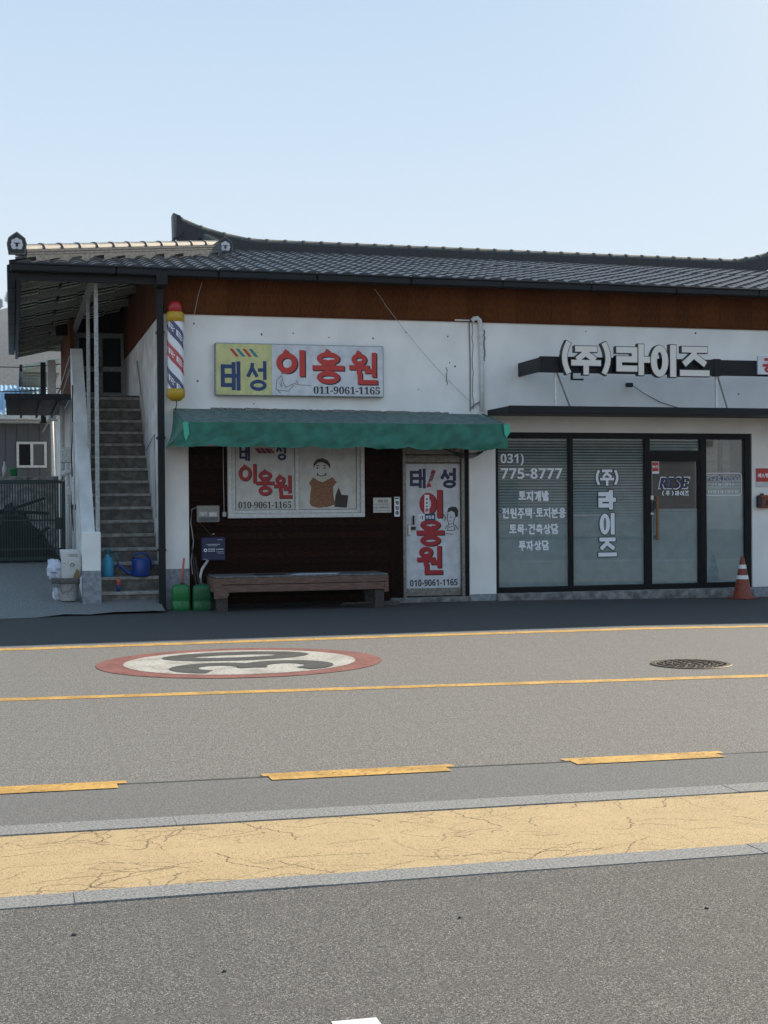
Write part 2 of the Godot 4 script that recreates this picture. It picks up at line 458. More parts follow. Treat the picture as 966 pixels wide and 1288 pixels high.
func syllable(ch: String, sw: float) -> Array:
	if ch == "(" or ch == ")":
		var p := []
		for i in 9:
			var a := lerpf(-1.0, 1.0, i / 8.0)
			var x := 0.45 - 0.3 * (1.0 - a * a)
			p.append(Vector2(x + 0.2 if ch == "(" else 0.8 - x, 0.5 + a * 0.52))
		return [p]
	if ch == "·":
		return [[Vector2(0.5, 0.5), Vector2(0.52, 0.5)]]
	if ch == " ":
		return []
	var code := ch.unicode_at(0) - 0xAC00
	var lead := LEADS[code / 588]
	var vow := (code % 588) / 28
	var tail := TAILS[code % 28]
	var has := tail != " "
	var o := []
	var bottom := 0.56 if has else 1.0
	if vow in [0, 1, 4, 5, 6, 20]:
		var wide: float = {0: 0.56, 1: 0.47, 4: 0.5, 5: 0.42, 6: 0.5, 20: 0.64}[vow]
		var ly := 0.0 if has else 0.1
		var lh := 0.5 if has else 0.76
		if tall and vow == 20:
			ly = 0.0
			lh = 1.0
			wide = 0.56
		o += consonant(lead, Rect2(0, ly, wide, lh), true)
		var my := ly + lh * 0.5
		if vow == 20:
			o.append([Vector2(0.95, -0.03), Vector2(0.95, bottom)])
		elif vow == 0:
			o.append([Vector2(0.8, -0.03), Vector2(0.8, bottom)])
			o.append([Vector2(0.8, my), Vector2(1.02, my)])
		elif vow == 4 or vow == 6:
			o.append([Vector2(0.95, -0.03), Vector2(0.95, bottom)])
			if vow == 4:
				o.append([Vector2(0.66, my), Vector2(0.95, my)])
			else:
				o.append([Vector2(0.66, my - 0.13), Vector2(0.95, my - 0.13)])
				o.append([Vector2(0.66, my + 0.13), Vector2(0.95, my + 0.13)])
		elif vow == 1:
			o.append([Vector2(0.68, 0.0), Vector2(0.68, bottom - 0.02)])
			o.append([Vector2(0.98, -0.03), Vector2(0.98, bottom)])
			o.append([Vector2(0.68, my), Vector2(0.98, my)])
		else:
			o.append([Vector2(0.72, 0.0), Vector2(0.72, bottom - 0.02)])
			o.append([Vector2(1.0, -0.03), Vector2(1.0, bottom)])
			o.append([Vector2(0.52, my), Vector2(0.72, my)])
		if has:
			o += consonant(tail, Rect2(0.2, 0.7, 0.75, 0.3))
	elif vow == 14:
		o += consonant(lead, Rect2(0.08, 0.0, 0.46, 0.3))
		o.append([Vector2(-0.02, 0.45), Vector2(0.64, 0.45)])
		o.append([Vector2(0.3, 0.45), Vector2(0.3, 0.64)])
		o.append([Vector2(0.64, 0.58), Vector2(0.93, 0.58)])
		o.append([Vector2(0.95, -0.03), Vector2(0.95, 0.72)])
		if has:
			o += consonant(tail, Rect2(0.34, 0.72, 0.66, 0.28))
	else:
		var lh2 := 0.3 if has else 0.46
		var line := 0.5 if has else 0.82
		o += consonant(lead, Rect2(0.14, 0.0, 0.72, lh2))
		if vow == 18:
			line = 0.52 if has else 0.95
			if not has:
				o = consonant(lead, Rect2(0.06, 0.02, 0.88, 0.56))
		o.append([Vector2(-0.03, line), Vector2(1.03, line)])
		if vow == 8:
			o.append([Vector2(0.5, lh2), Vector2(0.5, line)])
		elif vow == 12:
			o.append([Vector2(0.33, lh2 - 0.02), Vector2(0.33, line)])
			o.append([Vector2(0.67, lh2 - 0.02), Vector2(0.67, line)])
		elif vow == 13:
			if not has:
				o.pop_back()
				line = 0.62
				o.append([Vector2(-0.03, line), Vector2(1.03, line)])
			o.append([Vector2(0.5, line), Vector2(0.5, line + (0.13 if has else 0.4))])
		if has:
			o += consonant(tail, Rect2(0.14, 0.7, 0.72, 0.3))
	return o

var layer := 0
var tall := false
# one stroke as a slim bar with its front at z
func bar2(st: SurfaceTool, a: Vector2, b: Vector2, half: float, z: float, depth: float, cap: float) -> void:
	var d := (b - a).normalized()
	if d.length() < 0.5:
		d = Vector2(1, 0)
	var n := Vector2(-d.y, d.x) * half
	a -= d * cap
	b += d * cap
	layer = (layer + 1) % 7
	prism(st, PackedVector2Array([a - n, b - n, b + n, a + n]), z - depth, z + layer * 0.00025)

func ring2(st: SurfaceTool, c: Vector2, rx: float, ry: float, half: float, z: float, depth: float, n := 26) -> void:
	layer = (layer + 1) % 7
	var z1 := z + layer * 0.00025
	var z0 := z - depth
	for k in n:
		var u := Vector2(cos(TAU * k / n), sin(TAU * k / n))
		var v := Vector2(cos(TAU * (k + 1) / n), sin(TAU * (k + 1) / n))
		var o0 := c + u * Vector2(rx + half, ry + half)
		var o1 := c + v * Vector2(rx + half, ry + half)
		var hole := Vector2(maxf(rx - half, rx * 0.42), maxf(ry - half, ry * 0.42))
		var i0 := c + u * hole
		var i1 := c + v * hole
		quad(st, Vector3(o0.x, o0.y, z1), Vector3(o1.x, o1.y, z1), Vector3(i1.x, i1.y, z1), Vector3(i0.x, i0.y, z1))
		quad(st, Vector3(o0.x, o0.y, z0), Vector3(o1.x, o1.y, z0), Vector3(o1.x, o1.y, z1), Vector3(o0.x, o0.y, z1))
		quad(st, Vector3(i1.x, i1.y, z0), Vector3(i0.x, i0.y, z0), Vector3(i0.x, i0.y, z1), Vector3(i1.x, i1.y, z1))

# a syllable filling the box x..x+w, y (top)..y-h; extra thickens the strokes for an outline
func glyph(st: SurfaceTool, ch: String, x: float, y: float, w: float, h: float, sw: float, z: float, depth := 0.002, extra := 0.0, tick := 0.0, slant := 0.0) -> void:
	var in0 := Vector2(x + sw * 0.5, y - sw * 0.5)
	var size := Vector2(w - sw, h - sw)
	var half := sw * 0.5 + extra
	for s in syllable(ch, sw):
		if s is Rect2:
			var r: Rect2 = s
			var c := in0 + Vector2(r.get_center().x * size.x, -r.get_center().y * size.y)
			ring2(st, c, r.size.x * 0.5 * size.x, r.size.y * 0.5 * size.y, half, z, depth)
			if tick > 0.0:
				var top := c + Vector2(-tick * 0.3, r.size.y * 0.5 * size.y + sw * 0.3)
				bar2(st, top, top + Vector2(tick * 0.2, tick * 0.35), half * 0.75, z, depth, half * 0.5)
		else:
			for i in range(s.size() - 1):
				var a: Vector2 = in0 + Vector2(s[i].x * size.x, -s[i].y * size.y)
				var b: Vector2 = in0 + Vector2(s[i + 1].x * size.x, -s[i + 1].y * size.y)
				var cap := half
				var diagonal: bool = absf(a.x - b.x) > 0.02 * w and absf(a.y - b.y) > 0.02 * h
				if diagonal:
					cap = half * 0.35 + extra * 0.6
				bar2(st, a, b, half, z, depth, cap)

func words(st: SurfaceTool, text: String, x: float, y: float, w: float, h: float, step: float, sw: float, z: float, extra := 0.0) -> void:
	var cx := x
	for ch in text:
		if ch == " " or ch == "·":
			if ch == "·":
				glyph(st, ch, cx - w * 0.3, y, w, h, sw, z, 0.002, extra)
			cx += step * 0.42
		else:
			glyph(st, ch, cx, y, w, h, sw, z, 0.002, extra)
			cx += step

# digits and Latin letters as a flat mesh: x, y is the lower left corner, fitted to w by h
func latin(parent: Node, called: String, text: String, m: Material, x: float, y: float, w: float, h: float, z: float, serif := false, lean := 0.0, depth := 0.002) -> MeshInstance3D:
	var t := TextMesh.new()
	var f := SystemFont.new()
	f.font_names = PackedStringArray(["Droid Serif" if serif else "Droid Sans"])
	f.font_weight = 700
	t.font = f
	t.font_size = 96
	t.pixel_size = 0.01
	t.depth = 0.2
	t.curve_step = 2.0
	t.text = text
	t.horizontal_alignment = HORIZONTAL_ALIGNMENT_LEFT
	t.vertical_alignment = VERTICAL_ALIGNMENT_BOTTOM
	var bb := t.get_aabb()
	var o := place(t, called, m, parent)
	var sx := w / bb.size.x
	var sy := h / bb.size.y
	var sz := depth / bb.size.z
	var b := Basis(Vector3(sx, 0, 0), Vector3(lean * sy, sy, 0), Vector3(0, 0, sz))
	o.transform = Transform3D(b, Vector3(x, y, z) - b * bb.position)
	return o

# ---------------------------------------------------------------- ground
func gy(x: float) -> float:
	return -0.012 * maxf(0.0, x - 5.5)

# painted strip on the road: list of [x, z_far, z_near]
func strip(st: SurfaceTool, pts: Array, lift: float) -> void:
	for i in range(pts.size() - 1):
		var a: Array = pts[i]
		var b: Array = pts[i + 1]
		var n := int(maxf(1.0, ceilf((b[0] - a[0]) / 0.8)))
		for k in n:
			var t0 := float(k) / n
			var t1 := float(k + 1) / n
			var xa := lerpf(a[0], b[0], t0)
			var xb := lerpf(a[0], b[0], t1)
			quad(st, Vector3(xa, gy(xa) + lift, lerpf(a[2], b[2], t0)), Vector3(xb, gy(xb) + lift, lerpf(a[2], b[2], t1)), Vector3(xb, gy(xb) + lift, lerpf(a[1], b[1], t1)), Vector3(xa, gy(xa) + lift, lerpf(a[1], b[1], t0)))

func wobble(pts: Array, amp: float) -> Array:
	# the same strip cut into short pieces whose edges wander a little
	var o := []
	for i in range(pts.size() - 1):
		var a: Array = pts[i]
		var b: Array = pts[i + 1]
		var n := int(maxf(1.0, ceilf((b[0] - a[0]) / 0.22)))
		for k in n + (1 if i == pts.size() - 2 else 0):
			var t := float(k) / n
			o.append([lerpf(a[0], b[0], t), lerpf(a[1], b[1], t) + rng.randf_range(-amp, amp), lerpf(a[2], b[2], t) + rng.randf_range(-amp, amp)])
	return o

func make_ground() -> void:
	var st := mb()
	strip(st, [[-90, -70, 15.0], [5.5, -70, 15.0], [90, -70, 15.0]], 0.0)
	var road := build(st, "road", M.road)
	structure(road)
	st = mb()
	strip(st, [[-90, 15.6, 70], [5.5, 15.6, 70], [90, 15.6, 70]], 0.029)
	structure(build(st, "parking_area", M.near_road))
	st = mb()
	strip(st, wobble([[-9.0, 13.02, 14.3], [9.0, 13.785, 14.9]], 0.004), 0.004)
	build(st, "asphalt_patch", M.patch, road)
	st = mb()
	strip(st, wobble([[-14.0, -0.3, 4.86], [5.5, -0.3, 4.88], [16.0, -0.3, 4.88]], 0.02), 0.003)  # dark sheet deepening the cast shadow, ends just inside the eave's shadow edge
	build(st, "painted_shade_strip", M.shade_asphalt, road)
	st = mb()
	strip(st, wobble([[-9.0, 13.005, 13.03], [9.0, 13.77, 13.795]], 0.006), 0.0062)
	build(st, "seam", M.mark_dark, road)
	# lines
	st = mb()
	strip(st, wobble([[-12, 5.27, 5.52], [2.1, 5.19, 5.44], [22, 5.56, 5.82]], 0.012), 0.003)
	build(st, "edge_line", M.line_yellow, road)
	st = mb()
	strip(st, wobble([[-12, 8.58, 8.74], [-2.3, 9.41, 9.58], [0.9, 9.66, 9.83], [4.4, 9.97, 10.15], [16, 10.9, 11.1]], 0.01), 0.003)
	build(st, "lane_line", M.line_yellow, road)
	for d in [[-4.5, -3.45, 0], [-2.9, -1.66, 0], [-0.79, 0.29, 0], [1.08, 2.05, 0], [2.9, 3.95, 0], [4.8, 5.9, 0]]:
		st = mb()
		var za: float = 13.36 + 0.042 * (d[0] + 0.8)
		var zb: float = 13.36 + 0.042 * (d[1] + 0.8)
		strip(st, wobble([[d[0], za, za + 0.125], [d[1], zb, zb + 0.125]], 0.0), 0.009)
		strip(st, wobble([[d[0] - 0.03, za - 0.075, za], [d[1] + 0.06, zb - 0.075, zb]], 0.0), 0.009)
		build(st, "dash", M.line_yellow, road)
	# painted speed limit disc
	var disc := Node3D.new()
	disc.name = "speed_limit_marking"
	road.add_child(disc)
	disc.position = Vector3(0, 0, 7.40)
	flat_ellipse(disc, "red_ring", M.mark_red, 1.44, 1.32, 1.16, 1.07, 0.005)
	flat_ellipse(disc, "white_disc", M.mark_white, 1.17, 1.08, 0.0, 0.0, 0.0075)
	# digits read along the road: their tops point to the left, the 0 lies farther away
	var zero := mb()
	ground_ring(zero, Vector2(0.03, -0.49), 0.60, 0.27, 0.15, 0.0105, 0.0, TAU)
	build(zero, "digit", M.mark_dark, disc)
	var three := mb()
	ground_ring(three, Vector2(-0.30, 0.50), 0.33, 0.31, 0.125, 0.0105, PI * 0.62, TAU + 0.08 * PI)
	ground_ring(three, Vector2(0.37, 0.50), 0.33, 0.31, 0.125, 0.0125, PI * 0.92, TAU + 0.38 * PI)
	build(three, "digit", M.mark_dark, disc)
	# tactile-yellow strip between two rows of kerb stones
	var band := mb()
	var uvn := 24
	band.set_smooth_group(0)
	for i in uvn:
		var xa := lerpf(-6.0, 6.0, float(i) / uvn)
		var xb := lerpf(-6.0, 6.0, float(i + 1) / uvn)
		for q in [[xa, 1], [xb, 0], [xb, 1], [xa, 1], [xa, 0], [xb, 0]]:
			var zf: float = kz(q[0], 14.55, 0.036)
			var zn: float = kz(q[0], 15.62, 0.025)
			band.set_uv(Vector2((q[0] + 6.0) / 12.0, float(q[1])))
			band.add_vertex(Vector3(q[0], 0.030, zn if q[1] == 1 else zf))
	var bm := mat(Color.WHITE, 0.9)
	bm.albedo_texture = cracked_band()
	var gn := noise(0.3, 91, 1, FastNoiseLite.TYPE_CELLULAR)
	gn.cellular_return_type = FastNoiseLite.RETURN_CELL_VALUE
	bm.detail_enabled = true
	bm.detail_blend_mode = BaseMaterial3D.BLEND_MODE_MUL
	bm.detail_uv_layer = BaseMaterial3D.DETAIL_UV_2
	bm.detail_albedo = noise_tex(gn, 1024, [[0.0, Color(0.66, 0.62, 0.56)], [0.25, Color(0.9, 0.89, 0.87)], [1.0, Color.WHITE]])
	bm.uv2_triplanar = true
	bm.uv2_world_triplanar = true
	bm.uv2_scale = Vector3.ONE / 1.2
	var strip_node := build(band, "yellow_pavement", bm)
	structure(strip_node)
	var kerb := Node3D.new()
	kerb.name = "kerb"
	add_child(kerb)
	structure(kerb)
	for row in [[14.35, 14.545, 0.036, -8.46], [15.625, 15.79, 0.025, -8.0]]:
		var x: float = row[3]
		for i in 17:
			var a := x + i * 1.0 + 0.0012
			var b := x + (i + 1) * 1.0 - 0.0012
			var dy := rng.randf_range(-0.002, 0.002)
			var s := mb()
			var p := []
			for y in [-0.15, 0.035 + dy]:
				for q in [[a, row[1]], [b, row[1]], [b, row[0]], [a, row[0]]]:
					p.append(Vector3(q[0], y, kz(q[0], q[1], row[2])))
			hexa(s, p)
			build(s, "kerb_stone", M.kerb, kerb)
	# white parking line reaching in from below the frame
	st = mb()
	strip(st, [[-1.306, 17.295, 20.5], [-1.166, 17.30, 20.5]], 0.032)
	structure(build(st, "parking_line", M.line_white))
	for q in [[-2.02, 16.2, 0.012], [-1.55, 16.75, 0.008], [-0.6, 16.4, 0.007], [0.35, 16.55, 0.009]]:
		st = mb()
		lathe(st, Vector3(q[0], 0.029, q[1]), [[q[2], 0.0], [q[2] * 0.8, 0.006], [0.0, 0.008]], 7)
		tag(build(st, "dark_pebble", M.cable), ["small dark pebble lying on the parking asphalt at far left", "tiny dark pebble on the parking asphalt, left of the white line", "tiny dark pebble on the parking asphalt near the middle", "tiny dark pebble on the parking asphalt, right of the middle"][[-2.02, -1.55, -0.6, 0.35].find(q[0])], "pebble", "dark pebbles on the asphalt")
	# sidewalk apron and yard drive at the left, rising to the gate
	st = mb()
	var xs := [-9.0, -6.0, -4.0, -3.0, -2.4, -1.9, -1.5, -1.15, -0.8, -0.45, -0.05]
	var zs := [0.95, 0.7, 0.45, 0.2, 0.0, -0.5, -1.5, -3.0, -6.0, -14.0, -30.0]
	var g := []
	for z in zs:
		var line := []
		for x in xs:
			var zz: float = z
			if z > 0.9:
				zz += sin(x * 5.3) * 0.07 + sin(x * 2.1 + 1.0) * 0.1 - (0.25 if x > -1.0 else 0.0)
			line.append(Vector3(x, drive_y(zz) + (0.008 if z > 0.9 else 0.0), zz))
		g.append(line)
	for i in range(zs.size() - 1):
		for k in range(xs.size() - 1):
			quad(st, g[i][k], g[i][k + 1], g[i + 1][k + 1], g[i + 1][k])
	structure(build(st, "driveway", M.apron))

func drive_y(z: float) -> float:
	if z > 0.95:
		return 0.0
	if z > 0.0:
		return lerpf(0.13, 0.004, minf(1.0, z / 0.95))
	if z > -3.0:
		return lerpf(0.13, 0.62, -z / 3.0)
	return 0.62

func kz(x: float, z: float, slope: float) -> float:
	return z + slope * (x + 2.3)

func flat_ellipse(parent: Node, called: String, m: Material, rx: float, rz: float, ix: float, iz: float, y: float) -> void:
	var st := mb()
	var n := 64
	for k in n:
		var u := Vector2(cos(TAU * k / n), sin(TAU * k / n))
		var v := Vector2(cos(TAU * (k + 1) / n), sin(TAU * (k + 1) / n))
		if ix > 0.0:
			quad(st, Vector3(v.x * rx, y, v.y * rz), Vector3(u.x * rx, y, u.y * rz), Vector3(u.x * ix, y, u.y * iz), Vector3(v.x * ix, y, v.y * iz))
		else:
			tri(st, Vector3(0, y, 0), Vector3(v.x * rx, y, v.y * rz), Vector3(u.x * rx, y, u.y * rz))
	build(st, called, m, parent)

func ground_ring(st: SurfaceTool, c: Vector2, rx: float, rz: float, half: float, y: float, a0: float, a1: float) -> void:
	var n := 40
	for k in n:
		var a := lerpf(a0, a1, float(k) / n)
		var b := lerpf(a0, a1, float(k + 1) / n)
		var hx := half * 1.15
		var u := Vector2(cos(a), sin(a))
		var v := Vector2(cos(b), sin(b))
		quad(st, Vector3(c.x + v.x * (rx + hx), y, c.y + v.y * (rz + half)), Vector3(c.x + u.x * (rx + hx), y, c.y + u.y * (rz + half)), Vector3(c.x + u.x * (rx - hx), y, c.y + u.y * (rz - half)), Vector3(c.x + v.x * (rx - hx), y, c.y + v.y * (rz - half)))

func cracked_band() -> ImageTexture:
	var w := 2048
	var h := 192
	var big := noise(0.012, 92, 5).get_image(w, h, false, false, false)
	var im := Image.create(w, h, false, Image.FORMAT_RGB8)
	var base := Vector3(0.62, 0.455, 0.245)
	var rr := RandomNumberGenerator.new()
	rr.seed = 5
	for y in h:
		for x in w:
			var k := 0.9 + 0.16 * big.get_pixel(x, y).r
			im.set_pixel(x, y, lin(base.x * k, base.y * k, base.z * k))
	# cracks wander across the strip, fork and die out
	for c in 520:
		var p := Vector2(rr.randf() * w, rr.randf() * h)
		if c % 3 == 0:
			p.y = 0.0 if rr.randf() < 0.5 else h - 1.0
		var ang := rr.randf_range(-0.5, 0.5) + (0.0 if rr.randf() < 0.5 else PI)
		if c % 3 == 0:
			ang = (0.6 if p.y < 1 else -0.6) + rr.randf_range(-0.35, 0.35) + (0.0 if rr.randf() < 0.65 else PI * 0.4)
		var length := rr.randi_range(15, 110)
		var strength := rr.randf_range(0.12, 0.7)
		for i in length:
			var wob := rr.randf_range(-0.9, 0.9)
			if rr.randf() < 0.08:
				ang += rr.randf_range(-0.9, 0.9)
			p += Vector2(cos(ang + wob) * 1.0, sin(ang + wob) * 0.9)
			var ix := int(p.x)
			var iy := int(p.y)
			if ix < 0 or iy < 0 or ix >= w or iy >= h:
				break
			if rr.randf() < 0.9:
				var was := im.get_pixel(ix, iy)
				im.set_pixel(ix, iy, was.lerp(Color(0.24, 0.19, 0.13), strength))
	return ImageTexture.create_from_image(im)

# ---------------------------------------------------------------- building
const EAVE_Z := 0.42
const EAVE_Y := 5.12
const PITCH := 0.236
const LEFT := -2.22
const RIDGE_Z := -5.4
const RIGHT := 17.0

func roof_y(z: float) -> float:
	return EAVE_Y + (EAVE_Z - z) * PITCH

# one slope of pan tiles: u runs along the eave, v up the slope; start(v) and end(v) bound u
func tiles(st: SurfaceTool, o: Vector3, du: Vector3, dv: Vector3, run: float, u0: float, u1: float, cut0: float, cut1: float) -> void:
	var up := du.cross(dv).normalized()
	if up.y < 0:
		up = -up
	var course := 0.36
	var wide := 0.27
	var segs := 8
	var rows := int(ceilf(run / course))
	for r in rows:
		var v0 := r * course
		var v1 := minf(run, v0 + course + 0.03)
		var a := u0 + cut0 * v0
		var b := u1 - cut1 * v0
		var cols := int(ceilf((b - a) / wide * segs))
		var first := int(floorf(a / wide * segs))
		var prev := []
		for k in cols + 2:
			var u := clampf((first + k) * wide / segs, a, b)
			var ph := fposmod(u / wide, 1.0)
			var hgt := 0.05 * (1.0 - pow(absf(2.0 * ph - 1.0), 2.4))
			var jit := 0.006 * sin(floorf(u / wide) * 12.9 + r * 7.3)
			var lowp := o + du * u + dv * v0 + up * (hgt + 0.021 + jit * 0.6)
			var high := o + du * u + dv * v1 + up * (hgt * 0.9 + 0.004)
			var foot := o + du * u + dv * v0 + up * (hgt * 0.5 - 0.004)
			if k > 0:
				quad(st, prev[0], lowp, high, prev[1])
				quad(st, prev[2], foot, lowp, prev[0])
			prev = [lowp, high, foot]

func medallion(parent: Node, at: Vector3, turn: float, size: float) -> void:
	var n := Node3D.new()
	n.name = "end_tile"
	parent.add_child(n, true)
	n.position = at
	n.rotation.y = turn
	var shape := PackedVector2Array([Vector2(-0.42, -0.5), Vector2(-0.5, 0.05), Vector2(-0.42, 0.34), Vector2(-0.2, 0.52), Vector2(0, 0.66), Vector2(0.2, 0.52), Vector2(0.42, 0.34), Vector2(0.5, 0.05), Vector2(0.42, -0.5)])
	var big := PackedVector2Array()
	var inner := PackedVector2Array()
	for p in shape:
		big.append(p * size)
		inner.append(p * size * 0.86)
	var st := mb()
	prism(st, big, -0.08, 0.0)
	build(st, "plate", M.tile_pale, n)
	st = mb()
	prism(st, inner, -0.01, 0.012)
	build(st, "plate_face", M.ridge_dark, n)
	st = mb()
	for k in 5:
		var a := PI * 0.5 + (k - 2) * 0.92
		var c := Vector2(cos(a) * 0.19, sin(a) * 0.19 + 0.02) * size
		prism(st, ellipse(c, 0.125 * size, 0.125 * size, 10), 0.0, 0.02 + k * 0.001)
	for s in [-1, 1]:
		prism(st, ellipse(Vector2(s * 0.13, -0.17) * size, 0.14 * size, 0.09 * size, 10), 0.0, 0.022 + s * 0.001)
	build(st, "flower", M.emblem, n)
	st = mb()
	for q in [Vector2(-0.1, 0.05), Vector2(0.1, 0.05), Vector2(0, -0.12)]:
		prism(st, ellipse(q * size, 0.045 * size, 0.035 * size, 8), 0.0, 0.03)
	build(st, "flower_mark", M.ridge_dark, n)

# ridge wall with cap tiles along a polyline; each cap is a piece of its own
func ridge(parent: Node, pts: Array, height: float, wide: float, wall_m: Material, cap_m: Material, step: float, rows := 1) -> void:
	var st := mb()
	for i in range(pts.size() - 1):
		var a: Vector3 = pts[i]
		var b: Vector3 = pts[i + 1]
		var d := (b - a).normalized()
		var side := d.cross(Vector3.UP).normalized()
		for r in rows:
			var w := wide * (0.5 - 0.015 * (r % 2))
			var y0 := height * r / rows - (0.12 if r == 0 else 0.0)
			var y1 := height * (r + 1) / rows - (0.006 if rows > 1 else 0.0)
			hexa(st, [a - side * w + Vector3.UP * y0, a + side * w + Vector3.UP * y0, b + side * w + Vector3.UP * y0, b - side * w + Vector3.UP * y0, a - side * w + Vector3.UP * y1, a + side * w + Vector3.UP * y1, b + side * w + Vector3.UP * y1, b - side * w + Vector3.UP * y1])
	build(st, "ridge_wall", wall_m, parent)
	for i in range(pts.size() - 1):
		var a: Vector3 = pts[i]
		var b: Vector3 = pts[i + 1]
		var n := int(maxf(1.0, roundf(a.distance_to(b) / step)))
		for k in n:
			var p := a.lerp(b, float(k) / n) + Vector3.UP * height
			var q := a.lerp(b, float(k + 1) / n + 0.02) + Vector3.UP * height
			cap(parent, p, q, wide * 0.42, cap_m)

func cap(parent: Node, p: Vector3, q: Vector3, r: float, m: Material) -> void:
	var st := mb(true)
	var d := (q - p).normalized()
	var side := d.cross(Vector3.UP).normalized()
	var up := side.cross(d).normalized()
	var len := p.distance_to(q)
	var prof := [[0.0, 1.12], [0.05, 1.12], [0.055, 1.0], [len, 0.97]]
	for i in range(prof.size() - 1):
		for k in 8:
			var a := PI * k / 8
			var b := PI * (k + 1) / 8
			var r0: float = r * prof[i][1]
			var r1: float = r * prof[i + 1][1]
			var f := func(s: float, rr: float, an: float) -> Vector3: return p + d * s + side * cos(an) * rr + up * sin(an) * rr * 0.85
			quad(st, f.call(prof[i][0], r0, a), f.call(prof[i + 1][0], r1, a), f.call(prof[i + 1][0], r1, b), f.call(prof[i][0], r0, b))
	for k in range(0, 7):
		tri(st, p + side * r * 1.1, p + side * cos(PI * (k + 1) / 8) * r * 1.1 + up * sin(PI * (k + 1) / 8) * r * 0.9, p + side * cos(PI * (k + 2) / 8) * r * 1.1 + up * sin(PI * (k + 2) / 8) * r)
	build(st, "cap_tile", m, parent)

func make_building() -> void:
	var b := thing("shop_building", Vector3.ZERO, "long white shop building with black tiled hip roof and brown eave boards", "building")
	# walls
	var W: Material = M.white_wall
	box(b, "wall", W, 0.0, 0.40, 0.0, 2.5, -0.25, 0.0)
	box(b, "wall", W, 0.0, 5.40, 2.5, 4.53, -0.25, 0.0)
	box(b, "wall", W, 4.95, 5.40, 0.0, 2.5, -0.25, 0.0)
	box(b, "wall", W, 5.40, 10.05, 2.745, 4.53, -0.25, 0.0)
	box(b, "wall", W, 5.40, 16.9, 4.53, 5.22, -0.25, -0.05)
	box(b, "wall", W, 10.05, 16.9, -0.15, 4.53, -0.25, 0.0)
	box(b, "wall", W, 0.0, 5.40, 4.53, 5.22, -0.25, -0.05)
	box(b, "side_wall", M.side_wall, 0.0, 0.25, 0.0, 4.53, -11.0, -0.25)
	var sw := mb()
	prism(sw, PackedVector2Array([Vector2(-0.25, 4.53), Vector2(-0.25, 5.24), Vector2(-1.4, 5.52), Vector2(-11.0, 5.52), Vector2(-11.0, 4.53)]), 0.0, 0.23)
	var swn := build(sw, "side_wall", M.side_wall, b)
	swn.transform = Transform3D(Basis(Vector3(0, 0, 1), Vector3(0, 1, 0), Vector3(-1, 0, 0)), Vector3(0.25, 0, 0))
	box(b, "side_wall", M.side_wall, 16.6, 16.9, 0.0, 5.3, -11.0, -0.25)
	box(b, "rear_wall", M.side_wall, 0.25, 16.6, 0.0, 5.3, -11.2, -11.0)
	box(b, "partition", M.side_wall, 4.7, 4.95, 0.0, 5.2, -11.0, -0.25)
	box(b, "dado", M.grey_dado, -0.002, 0.398, 0.0, 0.62, -0.2, 0.006)
	box(b, "dado", M.grey_dado, 4.952, 5.397, 0.0, 0.115, -0.2, 0.006)
	box(b, "dado", M.grey_dado, 10.052, 16.9, -0.15, 0.12, -0.2, 0.006)
	# little anchor holes and chips in the render coat
	for q in [[2.05, 4.27], [2.62, 4.22], [1.55, 4.24], [3.34, 4.22], [4.6, 4.28], [4.63, 3.86], [4.72, 3.8], [0.5, 4.38], [1.42, 3.16], [3.9, 4.33], [4.1, 3.42], [0.55, 3.5], [9.8, 3.42], [7.0, 4.42], [9.0, 4.44], [10.6, 4.2]]:
		var s := mb()
		prism(s, ellipse(Vector2(q[0], q[1]), rng.randf_range(0.006, 0.018), rng.randf_range(0.006, 0.02), 8), -0.01, 0.0025)
		build(s, "anchor_hole", M.cable, b)
	for q in [[4.58, 3.78, 3.5, 0.008], [5.02, 4.5, 3.12, 0.007], [1.0, 4.1, 3.3, 0.004], [5.22, 4.4, 3.9, 0.012]]:
		var s := mb()
		var pts := []
		var n := 12
		for i in n + 1:
			pts.append(Vector3(q[0] + rng.randf_range(-0.012, 0.012), lerpf(q[1], q[2], float(i) / n), 0.001))
		tube(s, pts, q[3], 5)
		build(s, "wall_crack", M.line_grey, b)
	# brown boards under the eaves
	var fas := Node3D.new()
	fas.name = "eave_boards"
	b.add_child(fas)
	var x := 0.03
	var i := 0
	while x < 16.5:
		var w := rng.randf_range(0.24, 0.36)
		box(fas, "board", M.brown[i % 4 if rng.randf() < 0.7 else rng.randi() % 4], x, x + w - 0.002, 4.535, 5.18, -0.03, 0.022 + rng.randf_range(0.0, 0.003), 0.002)
		x += w
		i += 1
	box(fas, "trim", M.brown[0], 0.0, 16.5, 4.52, 4.545, 0.0, 0.03)
	var z := -0.05
	while z > -10.8:
		var w := rng.randf_range(0.4, 0.6)
		box(fas, "board", M.brown[i % 4], -0.025, 0.018, 4.535, minf(5.5, roof_y(z) - 0.05), z - w + 0.003, z, 0.002)
		z -= w
		i += 1
	make_roof(b)
	make_barber_front(b)
	make_shopfront(b)

